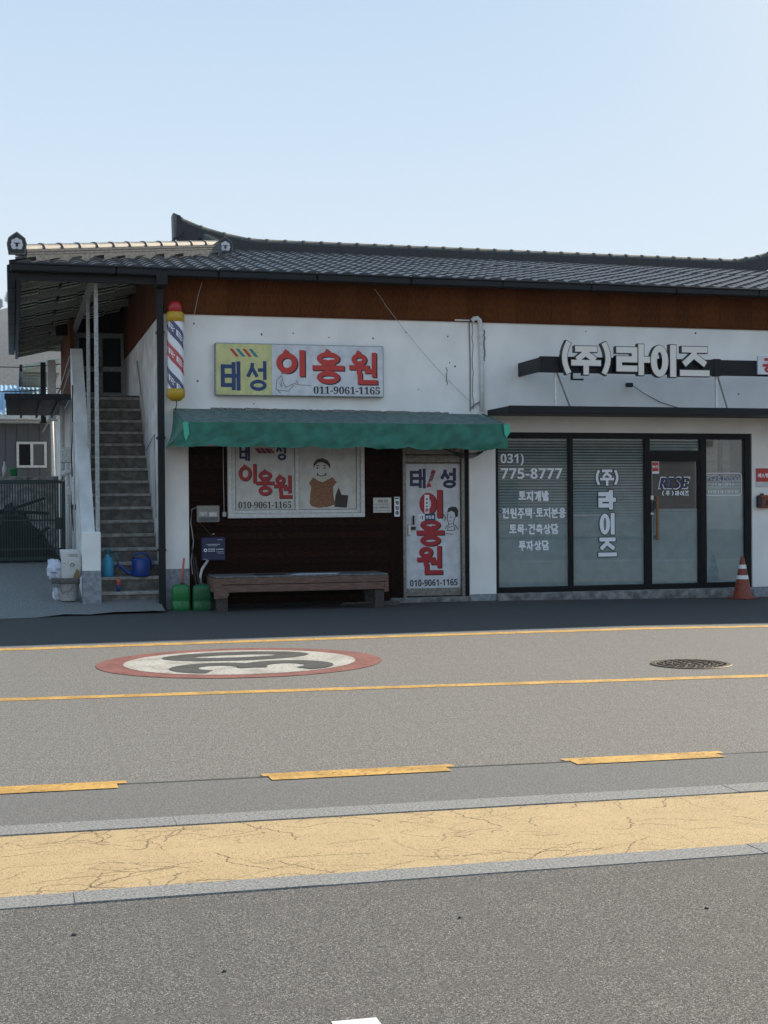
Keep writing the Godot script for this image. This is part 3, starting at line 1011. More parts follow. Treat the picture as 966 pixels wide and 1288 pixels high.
func make_roof(b: Node3D) -> void:
	var roof := Node3D.new()
	roof.name = "roof"
	b.add_child(roof)
	var back_z := 2 * RIDGE_Z - EAVE_Z
	var inset := EAVE_Z - RIDGE_Z - 2.2
	# deck under the tiles
	var hip := 3.62
	var gx := LEFT + hip
	var st := mb()
	var e0 := Vector3(LEFT, EAVE_Y, EAVE_Z)
	var e1 := Vector3(RIGHT, EAVE_Y, EAVE_Z)
	var h0 := Vector3(gx, EAVE_Y + hip * PITCH, EAVE_Z - hip)
	var r0 := Vector3(gx, roof_y(RIDGE_Z), RIDGE_Z)
	var r1 := Vector3(RIGHT, roof_y(RIDGE_Z), RIDGE_Z)
	var h0b := Vector3(gx, EAVE_Y + hip * PITCH, back_z + hip)
	var b0 := Vector3(LEFT, EAVE_Y, back_z)
	var b1 := Vector3(RIGHT, EAVE_Y, back_z)
	quad(st, e0, e1, Vector3(RIGHT, h0.y, h0.z), h0)
	quad(st, h0, Vector3(RIGHT, h0.y, h0.z), r1, r0)
	quad(st, r0, r1, Vector3(RIGHT, h0b.y, h0b.z), h0b)
	quad(st, h0b, Vector3(RIGHT, h0b.y, h0b.z), b1, b0)
	quad(st, b0, e0, h0, h0b)
	tri(st, h0b, h0, r0)
	build(st, "deck", M.ridge_dark, roof)
	# tile fields
	var run := (EAVE_Z - RIDGE_Z) * sqrt(1 + PITCH * PITCH)
	var dv := Vector3(0, PITCH, -1).normalized()
	var cut := 1.0 / sqrt(1 + PITCH * PITCH)
	st = mb(false)
	tiles(st, Vector3(0, EAVE_Y, EAVE_Z), Vector3(1, 0, 0), dv, hip / cut, LEFT + 0.05, RIGHT, cut, 0.0)
	tiles(st, Vector3(0, EAVE_Y + hip * PITCH, EAVE_Z - hip), Vector3(1, 0, 0), dv, run - hip / cut, gx, RIGHT, 0.0, 0.0)
	stuff(build(st, "roof_tiles", M.tile, roof))
	st = mb(false)
	tiles(st, Vector3(LEFT, EAVE_Y, 0), Vector3(0, 0, 1), Vector3(1, PITCH, 0).normalized(), hip / cut, back_z + 0.05, EAVE_Z - 0.05, cut, cut)
	stuff(build(st, "roof_tiles", M.tile, roof))
	# ridges
	var top := roof_y(RIDGE_Z)
	var pts := [Vector3(0.92, top + 0.36, RIDGE_Z), Vector3(1.3, top + 0.215, RIDGE_Z), Vector3(1.75, top + 0.10, RIDGE_Z), Vector3(2.25, top + 0.015, RIDGE_Z), Vector3(2.6, top, RIDGE_Z), Vector3(12.75, top, RIDGE_Z), Vector3(13.3, top + 0.1, RIDGE_Z), Vector3(13.9, top + 0.3, RIDGE_Z)]
	ridge(roof, pts, 0.17, 0.26, M.ridge_dark, M.ridge_cap, 0.36)
	var fill := mb()
	prism(fill, PackedVector2Array([Vector2(0.86, top - 0.02), Vector2(2.5, top - 0.08), Vector2(2.25, top + 0.03), Vector2(1.75, top + 0.11), Vector2(1.3, top + 0.22), Vector2(0.92, top + 0.38), Vector2(0.88, top + 0.2), Vector2(0.82, top + 0.06)]), RIDGE_Z - 0.12, RIDGE_Z + 0.115)
	build(fill, "ridge_end", M.ridge_dark, roof)
	fill = mb()
	prism(fill, PackedVector2Array([Vector2(0.84, top + 0.18), Vector2(0.99, top + 0.3), Vector2(0.97, top + 0.5), Vector2(0.93, top + 0.62), Vector2(0.86, top + 0.64), Vector2(0.81, top + 0.5)]), RIDGE_Z - 0.16, RIDGE_Z + 0.16)
	build(fill, "ridge_horn", M.ridge_dark, roof)
	fill = mb()
	prism(fill, PackedVector2Array([Vector2(0.80, top + 0.2), Vector2(0.84, top + 0.2), Vector2(0.86, top + 0.64), Vector2(0.79, top + 0.66)]), RIDGE_Z - 0.18, RIDGE_Z + 0.18)
	build(fill, "ridge_horn_rim", M.tile_pale, roof)
	# descending ridge of the gable and the hip ridge below it
	ridge(roof, [h0 + Vector3(0.02, 0.02, -0.05), Vector3(gx + 0.02, top + 0.02, RIDGE_Z + 0.1)], 0.2, 0.24, M.ridge_dark, M.ridge_cap, 0.3)
	ridge(roof, [e0 + Vector3(0.16, 0.12, -0.16), e0.lerp(h0, 0.5) + Vector3(0, 0.095, 0), h0 + Vector3(-0.1, 0.08, 0.1)], 0.12, 0.24, M.tile_pale, M.tile_pale, 0.38, 3)
	medallion(roof, e0 + Vector3(0.1, 0.30, -0.05), 0.0, 0.285)
	medallion(roof, h0 + Vector3(0.05, 0.17, 0.16), 0.0, 0.285)
	var lip := mb()
	prism(lip, PackedVector2Array([Vector2(-0.16, 0.0), Vector2(0, 0.07), Vector2(0.2, -0.04), Vector2(0.2, -0.07), Vector2(0, 0.035), Vector2(-0.16, -0.03)]), 0.0, 0.16, h0 + Vector3(0.1, -0.02, 0.1))
	build(lip, "lip_tile", M.tile_pale, roof)
	# gable face
	box(roof, "gable_board", M.brown[1], gx + 0.05, gx + 0.12, h0.y, top - 0.1, RIDGE_Z - 1.0, RIDGE_Z + 1.0)
	# gutters: long pieces with joints
	var gxx := LEFT
	while gxx < RIGHT:
		var g1 := minf(gxx + 1.52, RIGHT)
		box(roof, "gutter", M.gutter, gxx + 0.004, g1 - 0.004, EAVE_Y - 0.1, EAVE_Y + 0.01, EAVE_Z - 0.1, EAVE_Z + 0.055, 0.015)
		box(roof, "gutter_lip", M.gutter, gxx, g1 - 0.002, EAVE_Y - 0.005, EAVE_Y + 0.028, EAVE_Z + 0.03, EAVE_Z + 0.072, 0.008)
		gxx = g1
	var gz := EAVE_Z - 0.12
	while gz > back_z:
		var g1 := maxf(gz - 1.52, back_z)
		box(roof, "gutter", M.gutter, LEFT - 0.045, LEFT + 0.09, EAVE_Y - 0.1, EAVE_Y + 0.02, g1 + 0.004, gz - 0.004, 0.015)
		gz = g1
	# soffit of the deep left eave: rafters, purlins and the boards between
	var under := Node3D.new()
	under.name = "soffit"
	b.add_child(under)
	var rz := [0.12, -0.95, -2.4, -4.05, -5.7, -7.3, -8.8, -10.2, -11.1]
	var uy := func(xx: float, zz: float) -> float: return EAVE_Y - 0.075 + minf(xx - LEFT, EAVE_Z - zz) * PITCH
	for k in rz.size():
		var zc: float = rz[k]
		var s := mb()
		for c in 8:
			var xa := lerpf(LEFT + 0.12, -0.03, c / 8.0)
			var xb := lerpf(LEFT + 0.12, -0.03, (c + 1) / 8.0)
			var ya: float = uy.call(xa, zc)
			var yb: float = uy.call(xb, zc)
			hexa(s, [Vector3(xa, ya - 0.13, zc + 0.05), Vector3(xb, yb - 0.13, zc + 0.05), Vector3(xb, yb - 0.13, zc - 0.05), Vector3(xa, ya - 0.13, zc - 0.05), Vector3(xa, ya, zc + 0.05), Vector3(xb, yb, zc + 0.05), Vector3(xb, yb, zc - 0.05), Vector3(xa, ya, zc - 0.05)])
		build(s, "rafter", M.rafter, under)
		if k == rz.size() - 1:
			continue
		var z0: float = rz[k + 1] + 0.06
		var z1: float = zc - 0.06
		for c in 3:
			var ca := lerpf(LEFT + 0.14, -0.05, c / 3.0)
			var cb := lerpf(LEFT + 0.14, -0.05, (c + 1) / 3.0) - 0.05
			var rows := 4
			for r in rows:
				for half in 2:
					var ma := lerpf(ca, cb, half * 0.5) + 0.004
					var mbb := lerpf(ca, cb, half * 0.5 + 0.5) - 0.004
					var za := lerpf(z0, z1, float(r) / rows) + 0.015
					var zb := lerpf(z0, z1, float(r + 1) / rows)
					var s2 := mb()
					var p := []
					for lift in [-0.042, -0.022]:
						for q in [[ma, zb, 0.045], [mbb, zb, 0.045], [mbb, za, 0.0], [ma, za, 0.0]]:
							p.append(Vector3(q[0], uy.call(q[0], q[1]) + lift - q[2] + 0.025 * half, q[1]))
					hexa(s2, p)
					build(s2, "soffit_board", M.soffit_green[rng.randi() % 4], under)
	# edge beams
	box(under, "eave_beam", M.gutter, LEFT + 0.02, -0.03, EAVE_Y - 0.2, EAVE_Y - 0.03, EAVE_Z - 0.2, EAVE_Z - 0.11)
	box(under, "eave_beam", M.gutter, LEFT + 0.1, LEFT + 0.16, EAVE_Y - 0.2, EAVE_Y - 0.06, back_z + 0.1, EAVE_Z - 0.21)
	box(under, "purlin", M.rafter, -1.05, -0.97, EAVE_Y - 0.16, EAVE_Y - 0.07, -7.0, EAVE_Z - 0.22)
	# wall and window door on the landing
	box(b, "landing_wall", M.dark_wood[1], -1.35, 0.0, 5.0, 5.6, -7.2, -7.1)
	box(b, "upper_wall", M.brown[2], -1.12, -1.04, 3.5, 5.3, -11.0, -6.0)
	box(b, "landing_slab", M.old_concrete, -1.05, 0.0, 3.4, 3.56, -7.3, -3.82)
	var door := Node3D.new()
	door.name = "landing_door"
	b.add_child(door)
	for q in [[-1.0, -0.9, 3.56, 5.05], [-0.08, 0.0, 3.56, 5.05], [-0.9, -0.08, 4.95, 5.05], [-0.9, -0.08, 4.28, 4.38], [-0.9, -0.08, 3.72, 3.86], [-0.54, -0.44, 3.86, 4.95]]:
		box(door, "door_frame", M.pale_metal, q[0], q[1], q[2], q[3], -7.05, -6.98, 0.006)
	for q in [[-0.9, -0.54, 3.86, 4.28], [-0.44, -0.08, 3.86, 4.28], [-0.9, -0.54, 4.38, 4.95], [-0.44, -0.08, 4.38, 4.95]]:
		box(door, "pane", M.black_frame, q[0], q[1], q[2], q[3], -7.04, -7.02)
	box(door, "kick_panel", M.pale_metal, -0.9, -0.08, 3.56, 3.72, -7.05, -7.0)

func make_barber_front(b: Node3D) -> void:
	# dark horizontal boarding
	var sid := Node3D.new()
	sid.name = "boarding"
	b.add_child(sid)
	box(sid, "backing", M.black_frame, 0.40, 3.84, 0.0, 2.6, -0.24, -0.075)
	var y := 0.06
	var i := 0
	while y < 2.56:
		box(sid, "board", M.dark_wood[rng.randi() % 3], 0.402, 3.838, y + 0.0015, y + 0.0985, -0.08, -0.05 + rng.randf_range(0, 0.004), 0.003)
		y += 0.1
		i += 1
	box(sid, "corner_board", M.dark_wood[0], 3.62, 3.832, 0.06, 2.5, -0.06, -0.035, 0.004)
	# window with printed film
	var w := Node3D.new()
	w.name = "printed_window"
	b.add_child(w)
	var F: Material = M.white_paint
	for q in [[1.0, 3.175, 1.385, 1.455], [1.0, 3.175, 2.62, 2.69], [1.0, 1.06, 1.455, 2.62], [3.115, 3.175, 1.455, 2.62]]:
		box(w, "frame", F, q[0], q[1], q[2], q[3], -0.06, 0.045, 0.006)
	for q in [[1.062, 2.115, -0.01], [2.05, 3.113, -0.035]]:
		var zf: float = q[2]
		box(w, "sash", F, q[0], q[0] + 0.055, 1.458, 2.617, zf, zf + 0.03, 0.004)
		box(w, "sash", F, q[1] - 0.055, q[1], 1.458, 2.617, zf, zf + 0.03, 0.004)
		box(w, "sash", F, q[0] + 0.056, q[1] - 0.056, 1.458, 1.508, zf, zf + 0.03, 0.004)
		box(w, "sash", F, q[0] + 0.056, q[1] - 0.056, 2.57, 2.617, zf, zf + 0.03, 0.004)
		box(w, "pane", M.pane_film, q[0] + 0.052, q[1] - 0.052, 1.504, 2.574, zf + 0.004, zf + 0.014)
		for e in [[q[0] + 0.056, q[0] + 0.062, 1.509, 2.569], [q[1] - 0.062, q[1] - 0.056, 1.509, 2.569], [q[0] + 0.063, q[1] - 0.063, 1.509, 1.515]]:
			box(w, "gasket", M.ink, e[0], e[1], e[2], e[3], zf + 0.012, zf + 0.02)
	var zp := 0.0055
	var st := mb()
	glyph(st, "태", 1.185, 2.55, 0.17, 0.28, 0.036, zp)
	build(st, "lettering", M.ink_navy, w)
	st = mb()
	glyph(st, "성", 1.76, 2.56, 0.17, 0.28, 0.036, zp)
	build(st, "lettering", M.ink_navy, w)
	var red := mb()
	var sh := mb()
	var k := 0
	for q in [["이", 1.17, 2.22, 0.29, 0.29], ["용", 1.45, 2.12, 0.27, 0.385], ["원", 1.73, 2.04, 0.28, 0.35]]:
		glyph(sh, q[0], q[1] + 0.008, q[2] - 0.008, q[3], q[4], 0.05, zp - 0.001, 0.001, 0.004, 0.05)
		glyph(red, q[0], q[1], q[2], q[3], q[4], 0.05, zp + 0.003, 0.002, 0.0, 0.05)
		k += 1
	build(sh, "letter_shadow", M.red_dark, w)
	build(red, "lettering", M.door_red, w)
	latin(w, "lettering", "010-9061-1165", M.ink, 1.165, 1.535, 0.83, 0.105, zp, true)
	# small barber pole print
	st = mb()
	for s in 4:
		var cx := 1.42 + s * 0.075
		prism(st, PackedVector2Array([Vector2(cx, 2.47), Vector2(cx + 0.035, 2.47), Vector2(cx + 0.1, 2.39), Vector2(cx + 0.065, 2.39)]), zp - 0.002, zp)
	build(st, "printed_stripes", M.door_red, w)
	st = mb()
	for s in 3:
		var cx := 1.455 + s * 0.075
		prism(st, PackedVector2Array([Vector2(cx, 2.47), Vector2(cx + 0.03, 2.47), Vector2(cx + 0.095, 2.39), Vector2(cx + 0.065, 2.39)]), zp - 0.002, zp)
	build(st, "printed_stripes", M.ink_navy, w)
	# printed man in an orange cape
	zp = -0.0195
	st = mb()
	var cape := PackedVector2Array()
	for q in [[-0.22, 0.42], [-0.15, 0.53], [-0.06, 0.47], [0.02, 0.44], [0.1, 0.48], [0.19, 0.53], [0.27, 0.44], [0.20, 0.36], [0.205, 0.2], [0.235, 0.03], [0.12, -0.01], [-0.05, -0.03], [-0.17, 0.0], [-0.21, 0.05], [-0.2, 0.2], [-0.18, 0.36]]:
		cape.append(Vector2(2.49 + q[0] * 0.92, 1.56 + q[1] * 0.86))
	prism(st, cape, zp - 0.002, zp)
	build(st, "printed_cape", M.orange_cape, w)
	st = mb()
	var hairp := PackedVector2Array()
	for q in [[-0.15, 0.72], [-0.15, 0.82], [-0.09, 0.9], [0.02, 0.925], [0.12, 0.88], [0.17, 0.8], [0.16, 0.72], [0.12, 0.79], [0.03, 0.845], [-0.06, 0.84], [-0.12, 0.79]]:
		hairp.append(Vector2(2.49 + q[0] * 0.85, 1.56 + q[1] * 0.82))
	prism(st, hairp, zp - 0.002, zp)
	for q in [[-0.075, 0.735], [0.06, 0.735], [-0.075, 0.62], [0.075, 0.62]]:
		prism(st, ellipse(Vector2(2.49 + q[0] * 0.85, 1.56 + q[1] * 0.82), 0.017, 0.014, 8), zp - 0.002, zp)
	for q in [[-0.1, 0.775, -0.05, 0.785], [0.04, 0.785, 0.09, 0.775], [-0.09, 0.60, 0.0, 0.58], [0.0, 0.58, 0.09, 0.60]]:
		bar2(st, Vector2(2.49 + q[0] * 0.85, 1.56 + q[1] * 0.82), Vector2(2.49 + q[2] * 0.85, 1.56 + q[3] * 0.82), 0.006, zp, 0.002, 0.002)
	var bagp := PackedVector2Array()
	for q in [[0.22, 0.0], [0.24, 0.2], [0.3, 0.36], [0.35, 0.22], [0.47, 0.21], [0.44, -0.02]]:
		bagp.append(Vector2(2.49 + q[0] * 0.92, 1.55 + q[1] * 0.86))
	stuff(build(st, "printed_face", M.hair, w))
	st = mb()
	prism(st, bagp, zp - 0.002, zp)
	build(st, "printed_bag", M.hair, w)
	st = mb()
	ring2(st, Vector2(2.76, 2.40), 0.09, 0.13, 0.008, zp, 0.002)
	build(st, "faded_print", M.faded, w)
	# aluminium door with poster
	var d := Node3D.new()
	d.name = "barber_door"
	b.add_child(d)
	box(d, "threshold", M.concrete, 3.6, 4.95, 0.0, 0.085, -0.3, 0.06, 0.01)
	for q in [[3.84, 3.89, 0.085, 2.5], [4.83, 4.88, 0.085, 2.5], [3.89, 4.83, 2.38, 2.5]]:
		box(d, "door_frame", M.alu, q[0], q[1], q[2], q[3], -0.2, -0.03, 0.005)
	box(d, "transom_panel", M.alu, 3.89, 4.83, 2.25, 2.37, -0.12, -0.085, 0.004)
	box(d, "leaf", M.alu, 3.892, 4.828, 0.1, 2.245, -0.13, -0.1, 0.004)
	box(d, "jamb", M.black_frame, 4.88, 4.95, 0.0, 2.5, -0.22, -0.04)
	box(d, "poster", M.poster, 3.905, 4.818, 0.225, 2.225, -0.1, -0.094)
	var zd := -0.0915
	st = mb()
	glyph(st, "태", 3.975, 2.145, 0.27, 0.31, 0.05, zd)
	build(st, "lettering", M.ink_navy, d)
	st = mb()
	glyph(st, "성", 4.485, 2.155, 0.28, 0.32, 0.056, zd)
	build(st, "lettering", M.ink_navy, d)
	red = mb()
	sh = mb()
	for q in [["이", 4.13, 1.80, 0.40, 0.44, 0.088], ["용", 4.09, 1.335, 0.44, 0.43, 0.075], ["원", 4.09, 0.895, 0.42, 0.45, 0.07]]:
		glyph(sh, q[0], q[1] + 0.017, q[2] - 0.012, q[3], q[4], q[5], zd - 0.001, 0.001, 0.003)
		glyph(red, q[0], q[1], q[2], q[3], q[4], q[5], zd + 0.003)
	build(sh, "letter_shadow", M.red_dark, d)
	build(red, "lettering", M.door_red, d)
	latin(d, "lettering", "010-9061-1165", M.ink, 3.965, 0.26, 0.80, 0.105, zd)
	# printed barber pole between the letters
	for half in 2:
		st = mb()
		if half == 0:
			for q in [[4.36, 2.085], [4.29, 1.87]]:
				prism(st, PackedVector2Array([Vector2(q[0] - 0.04, q[1] - 0.02), Vector2(q[0] + 0.045, q[1] - 0.01), Vector2(q[0] + 0.03, q[1] + 0.045), Vector2(q[0] - 0.015, q[1] + 0.05)]), zd - 0.002, zd)
		for s in 3:
			var py := 1.915 + s * 0.055 + half * 0.028
			var px := 4.275 + s * 0.02 + half * 0.01
			prism(st, PackedVector2Array([Vector2(px, py), Vector2(px + 0.085, py + 0.05), Vector2(px + 0.085, py + 0.068), Vector2(px, py + 0.018)]), zd - 0.002, zd + 0.0006)
		build(st, "printed_stripes", M.door_red if half == 0 else M.ink_navy, d)
	# printed boy outlined in ink
	st = mb()
	var boy := PackedVector2Array()
	for q in [[0, 0], [0.02, 0.075], [0.08, 0.1], [0.15, 0.09], [0.185, 0.04], [0.18, -0.06], [0.14, -0.08], [0.125, 0.0], [0.07, 0.03]]:
		boy.append(Vector2(4.6 + q[0], 1.44 + q[1]))
	prism(st, boy, zd - 0.002, zd + 0.004)
	for q in [[4.61, 1.43, 4.595, 1.34], [4.595, 1.34, 4.63, 1.25], [4.63, 1.25, 4.7, 1.27], [4.73, 1.36, 4.70, 1.28], [4.62, 1.26, 4.6, 1.15], [4.7, 1.27, 4.73, 1.16], [4.6, 1.15, 4.73, 1.16], [4.56, 1.18, 4.6, 1.24], [4.73, 1.24, 4.78, 1.17], [4.57, 1.1, 4.7, 1.09], [4.53, 1.42, 4.57, 1.36], [4.57, 1.36, 4.55, 1.3], [4.63, 1.2, 4.68, 1.22], [4.65, 1.37, 4.67, 1.36], [4.64, 1.31, 4.66, 1.3]]:
		bar2(st, Vector2(q[0], q[1]), Vector2(q[2], q[3]), 0.0045, zd + 0.003, 0.002, 0.003)
	build(st, "printed_boy", M.ink, d)
	# stickers and lock
	box(d, "sticker", M.vinyl, 4.215, 4.295, 1.43, 1.73, -0.09, -0.0865)
	st = mb()
	for q in [1.66, 1.6, 1.545]:
		prism(st, ellipse(Vector2(4.255, q), 0.017, 0.016, 6), -0.088, -0.0855)
	build(st, "sticker_print", M.ink, d)
	st = mb()
	glyph(st, "문", 4.228, 1.51, 0.055, 0.06, 0.011, -0.0855)
	build(st, "sticker_print", M.door_red, d)
	box(d, "sticker", M.navy, 4.22, 4.395, 1.315, 1.425, -0.09, -0.086)
	st = mb()
	words(st, "영업중", 4.235, 1.395, 0.042, 0.05, 0.05, 0.008, -0.085)
	build(st, "sticker_print", M.vinyl, d)
	box(d, "sticker", M.vinyl, 4.105, 4.216, 1.315, 1.42, -0.09, -0.0865)
	st = mb()
	bar2(st, Vector2(4.135, 1.345), Vector2(4.155, 1.385), 0.005, -0.0855, 0.001, 0.003)
	bar2(st, Vector2(4.18, 1.335), Vector2(4.182, 1.39), 0.007, -0.0855, 0.001, 0.003)
	build(st, "sticker_print", M.ink, d)
	box(d, "lock_plate", M.steel, 3.93, 3.985, 1.08, 1.26, -0.095, -0.07, 0.008)
	box(d, "handle", M.ink, 4.01, 4.035, 1.25, 1.40, -0.085, -0.04, 0.006)
	box(d, "latch", M.ink, 3.985, 4.06, 1.17, 1.22, -0.085, -0.05, 0.01)

func make_shopfront(b: Node3D) -> void:
	var s := Node3D.new()
	s.name = "shopfront"
	b.add_child(s)
	var K: Material = M.black_frame
	var y0 := 0.12
	var y1 := 2.745
	# frame
	for q in [[5.40, 5.455, y0, y1], [6.69, 6.765, y0, y1], [8.06, 8.155, y0, y1], [9.09, 9.2, y0, y1], [9.93, 10.04, y0, y1]]:
		box(s, "mullion", K, q[0], q[1], q[2], q[3], -0.14, -0.02, 0.004)
	for q in [[5.455, 6.69], [6.765, 8.06], [8.155, 9.09], [9.2, 9.93]]:
		box(s, "head_rail", K, q[0], q[1], y1 - 0.1, y1, -0.135, -0.025, 0.004)
		box(s, "sill_rail", K, q[0], q[1], y0, y0 + 0.085, -0.135, -0.025, 0.004)
	box(s, "door_head", K, 8.155, 9.09, 2.28, 2.45, -0.135, -0.022, 0.004)
	box(s, "door_stile", K, 8.155, 8.19, 0.205, 2.28, -0.12, -0.03, 0.004)
	box(s, "door_stile", K, 9.055, 9.09, 0.205, 2.28, -0.12, -0.03, 0.004)
	box(s, "door_edge", M.pale_metal, 8.19, 8.2, 0.21, 2.275, -0.1, -0.035)
	box(b, "shop_sill", M.concrete, 5.40, 10.05, -0.15, 0.118, -0.25, 0.075, 0.012)
	# panes, film and lettering
	var panes := [[5.455, 6.69, 0.205, y1 - 0.1], [6.765, 8.06, 0.205, y1 - 0.1], [8.2, 9.055, 0.205, 2.28], [8.155, 9.09, 2.45, y1 - 0.1], [9.2, 9.93, 0.205, y1 - 0.1]]
	var n := 0
	for q in panes:
		box(s, "pane", M.glass, q[0] + 0.002, q[1] - 0.002, q[2] + 0.002, q[3] - 0.002, -0.082, -0.076)
		n += 1
	# frosted film: solid below, thinning stripes above
	var film := func(xa: float, xb: float, solid: float, top: float, pitch: float) -> void:
		var st := mb()
		if solid < 2.4:
			bx(st, xa, xb, 0.21, solid, -0.0895, -0.088)
		var yy := solid
		while yy < top:
			var t: float = (yy - solid) / (top - solid)
			var hh := pitch * lerpf(0.92, 0.36, t)
			bx(st, xa, xb, yy + pitch - hh, yy + pitch, -0.0895, -0.088)
			yy += pitch
		stuff(build(st, "frosted_film", M.film, s))
	film.call(5.457, 6.688, 1.25, 2.64, 0.046)
	film.call(6.767, 8.058, 1.35, 2.64, 0.046)
	film.call(8.202, 9.053, 1.42, 1.45, 0.05)
	film.call(8.157, 9.088, 2.455, 2.64, 0.046)
	film.call(9.202, 9.928, 1.75, 2.0, 0.05)
	# lettering on the glass
	var zl := -0.0735
	var st := mb()
	words(st, "토지개발", 5.825, 1.78, 0.122, 0.165, 0.135, 0.026, zl)
	words(st, "전원주택·토지분양", 5.535, 1.50, 0.122, 0.165, 0.134, 0.024, zl)
	words(st, "토목·건축상담", 5.66, 1.235, 0.122, 0.165, 0.135, 0.025, zl)
	words(st, "투자상담", 5.82, 0.965, 0.122, 0.16, 0.135, 0.025, zl)
	build(st, "lettering", M.vinyl, s)
	latin(s, "lettering", "031)", M.vinyl, 5.515, 2.21, 0.40, 0.185, zl)
	latin(s, "lettering", "775-8777", M.vinyl, 5.515, 1.985, 1.075, 0.175, zl)
	# vertical name with dark outline
	var out := mb()
	st = mb()
	var rows := [["라", 7.235, 1.785, 0.31, 0.32, 0.07], ["이", 7.255, 1.40, 0.28, 0.35, 0.07], ["즈", 7.235, 1.005, 0.32, 0.335, 0.065]]
	tall = true
	for q in rows:
		glyph(out, q[0], q[1], q[2], q[3], q[4], q[5], zl, 0.002, 0.014)
		glyph(st, q[0], q[1], q[2], q[3], q[4], q[5], zl + 0.004)
	for q in [["(", 7.15, 0.16], ["주", 7.275, 0.24], [")", 7.48, 0.16]]:
		glyph(out, q[0], q[1], 2.135, q[2], 0.265, 0.045, zl, 0.002, 0.012)
		glyph(st, q[0], q[1], 2.135, q[2], 0.265, 0.045, zl + 0.004)
	tall = false
	build(out, "letter_outline", M.ink, s)
	build(st, "lettering", M.vinyl, s)
	# door lettering
	latin(s, "letter_outline", "RISE", M.vinyl, 8.325, 1.80, 0.55, 0.215, zl, false, 0.22)
	latin(s, "lettering", "RISE", M.ink_navy, 8.342, 1.815, 0.515, 0.185, zl + 0.003, false, 0.22)
	st = mb()
	words(st, "(주)라이즈", 8.38, 1.775, 0.075, 0.085, 0.088, 0.014, zl)
	build(st, "lettering", M.vinyl, s)
	box(s, "sticker", M.vinyl, 8.205, 8.345, 2.065, 2.27, -0.074, -0.0725)
	box(s, "sticker", M.red, 8.215, 8.335, 2.105, 2.255, -0.0725, -0.071)
	st = mb()
	words(st, "에스원", 8.225, 2.205, 0.03, 0.045, 0.034, 0.006, -0.0702)
	build(st, "sticker_print", M.vinyl, s)
	# framed print on the last pane
	st = mb()
	for q in [[9.25, 2.07, 9.85, 2.07], [9.25, 1.69, 9.85, 1.69], [9.215, 1.72, 9.215, 2.04], [9.89, 1.72, 9.89, 2.04], [9.215, 2.04, 9.25, 2.07], [9.85, 2.07, 9.89, 2.04], [9.215, 1.72, 9.25, 1.69], [9.85, 1.69, 9.89, 1.72]]:
		bar2(st, Vector2(q[0], q[1]), Vector2(q[2], q[3]), 0.006, zl, 0.002, 0.002)
	build(st, "print_border", M.vinyl, s)
	out = mb()
	words(out, "공인중개사사무소", 9.245, 2.02, 0.062, 0.085, 0.076, 0.012, zl, 0.006)
	build(out, "letter_outline", M.vinyl, s)
	st = mb()
	words(st, "공인중개사사무소", 9.245, 2.02, 0.062, 0.085, 0.076, 0.012, zl + 0.003)
	build(st, "lettering", M.ink_navy, s)
	st = mb()
	for r in [[9.35, 1.87, 9], [9.26, 1.745, 13]]:
		for k in r[2]:
			var px: float = r[0] + k * 0.045
			bar2(st, Vector2(px, r[1] + 0.012), Vector2(px + 0.022, r[1] + 0.012), 0.006, zl, 0.002, 0.002)
			bar2(st, Vector2(px + 0.01 * (k % 3), r[1] - 0.015), Vector2(px + 0.01 * (k % 3), r[1] + 0.03), 0.005, zl, 0.002, 0.002)
	build(st, "fine_print", M.vinyl, s)
	# handle and lock
	box(s, "handle", M.handle_wood, 8.255, 8.295, 0.95, 1.69, -0.03, 0.015, 0.01)
	box(s, "handle_mount", M.steel, 8.255, 8.3, 1.0, 1.03, -0.075, -0.03)
	box(s, "handle_mount", M.steel, 8.255, 8.3, 1.6, 1.63, -0.075, -0.03)
	box(s, "lock", M.steel, 8.165, 8.215, 1.62, 1.7, -0.04, -0.012, 0.006)
	box(s, "lock", M.ink, 8.16, 8.225, 1.44, 1.57, -0.04, -0.008, 0.006)
	box(s, "lock", M.steel, 8.165, 8.215, 1.37, 1.41, -0.04, -0.012, 0.006)
	# the room behind
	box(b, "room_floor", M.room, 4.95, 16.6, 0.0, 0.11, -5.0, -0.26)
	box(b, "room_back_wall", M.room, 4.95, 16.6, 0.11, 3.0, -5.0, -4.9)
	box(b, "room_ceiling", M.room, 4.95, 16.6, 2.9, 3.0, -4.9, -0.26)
	for q in [[9.35, 9.62], [9.72, 9.86]]:
		var cst := mb()
		var m := 14
		for k in m:
			var xa := lerpf(q[0], q[1], float(k) / m)
			var xb := lerpf(q[0], q[1], float(k + 1) / m)
			var za := -0.42 + 0.03 * (k % 2)
			var zb := -0.42 + 0.03 * ((k + 1) % 2)
			quad(cst, Vector3(xa, 0.15, za), Vector3(xb, 0.15, zb), Vector3(xb, 2.75, zb), Vector3(xa, 2.75, za))
		build(cst, "curtain", M.curtain, s)
	box(s, "cabinet", M.brown[2], 8.3, 8.75, 0.11, 2.1, -4.5, -4.0, 0.01)
	box(s, "counter", M.carton, 8.2, 9.8, 0.11, 1.05, -3.0, -2.5, 0.01)

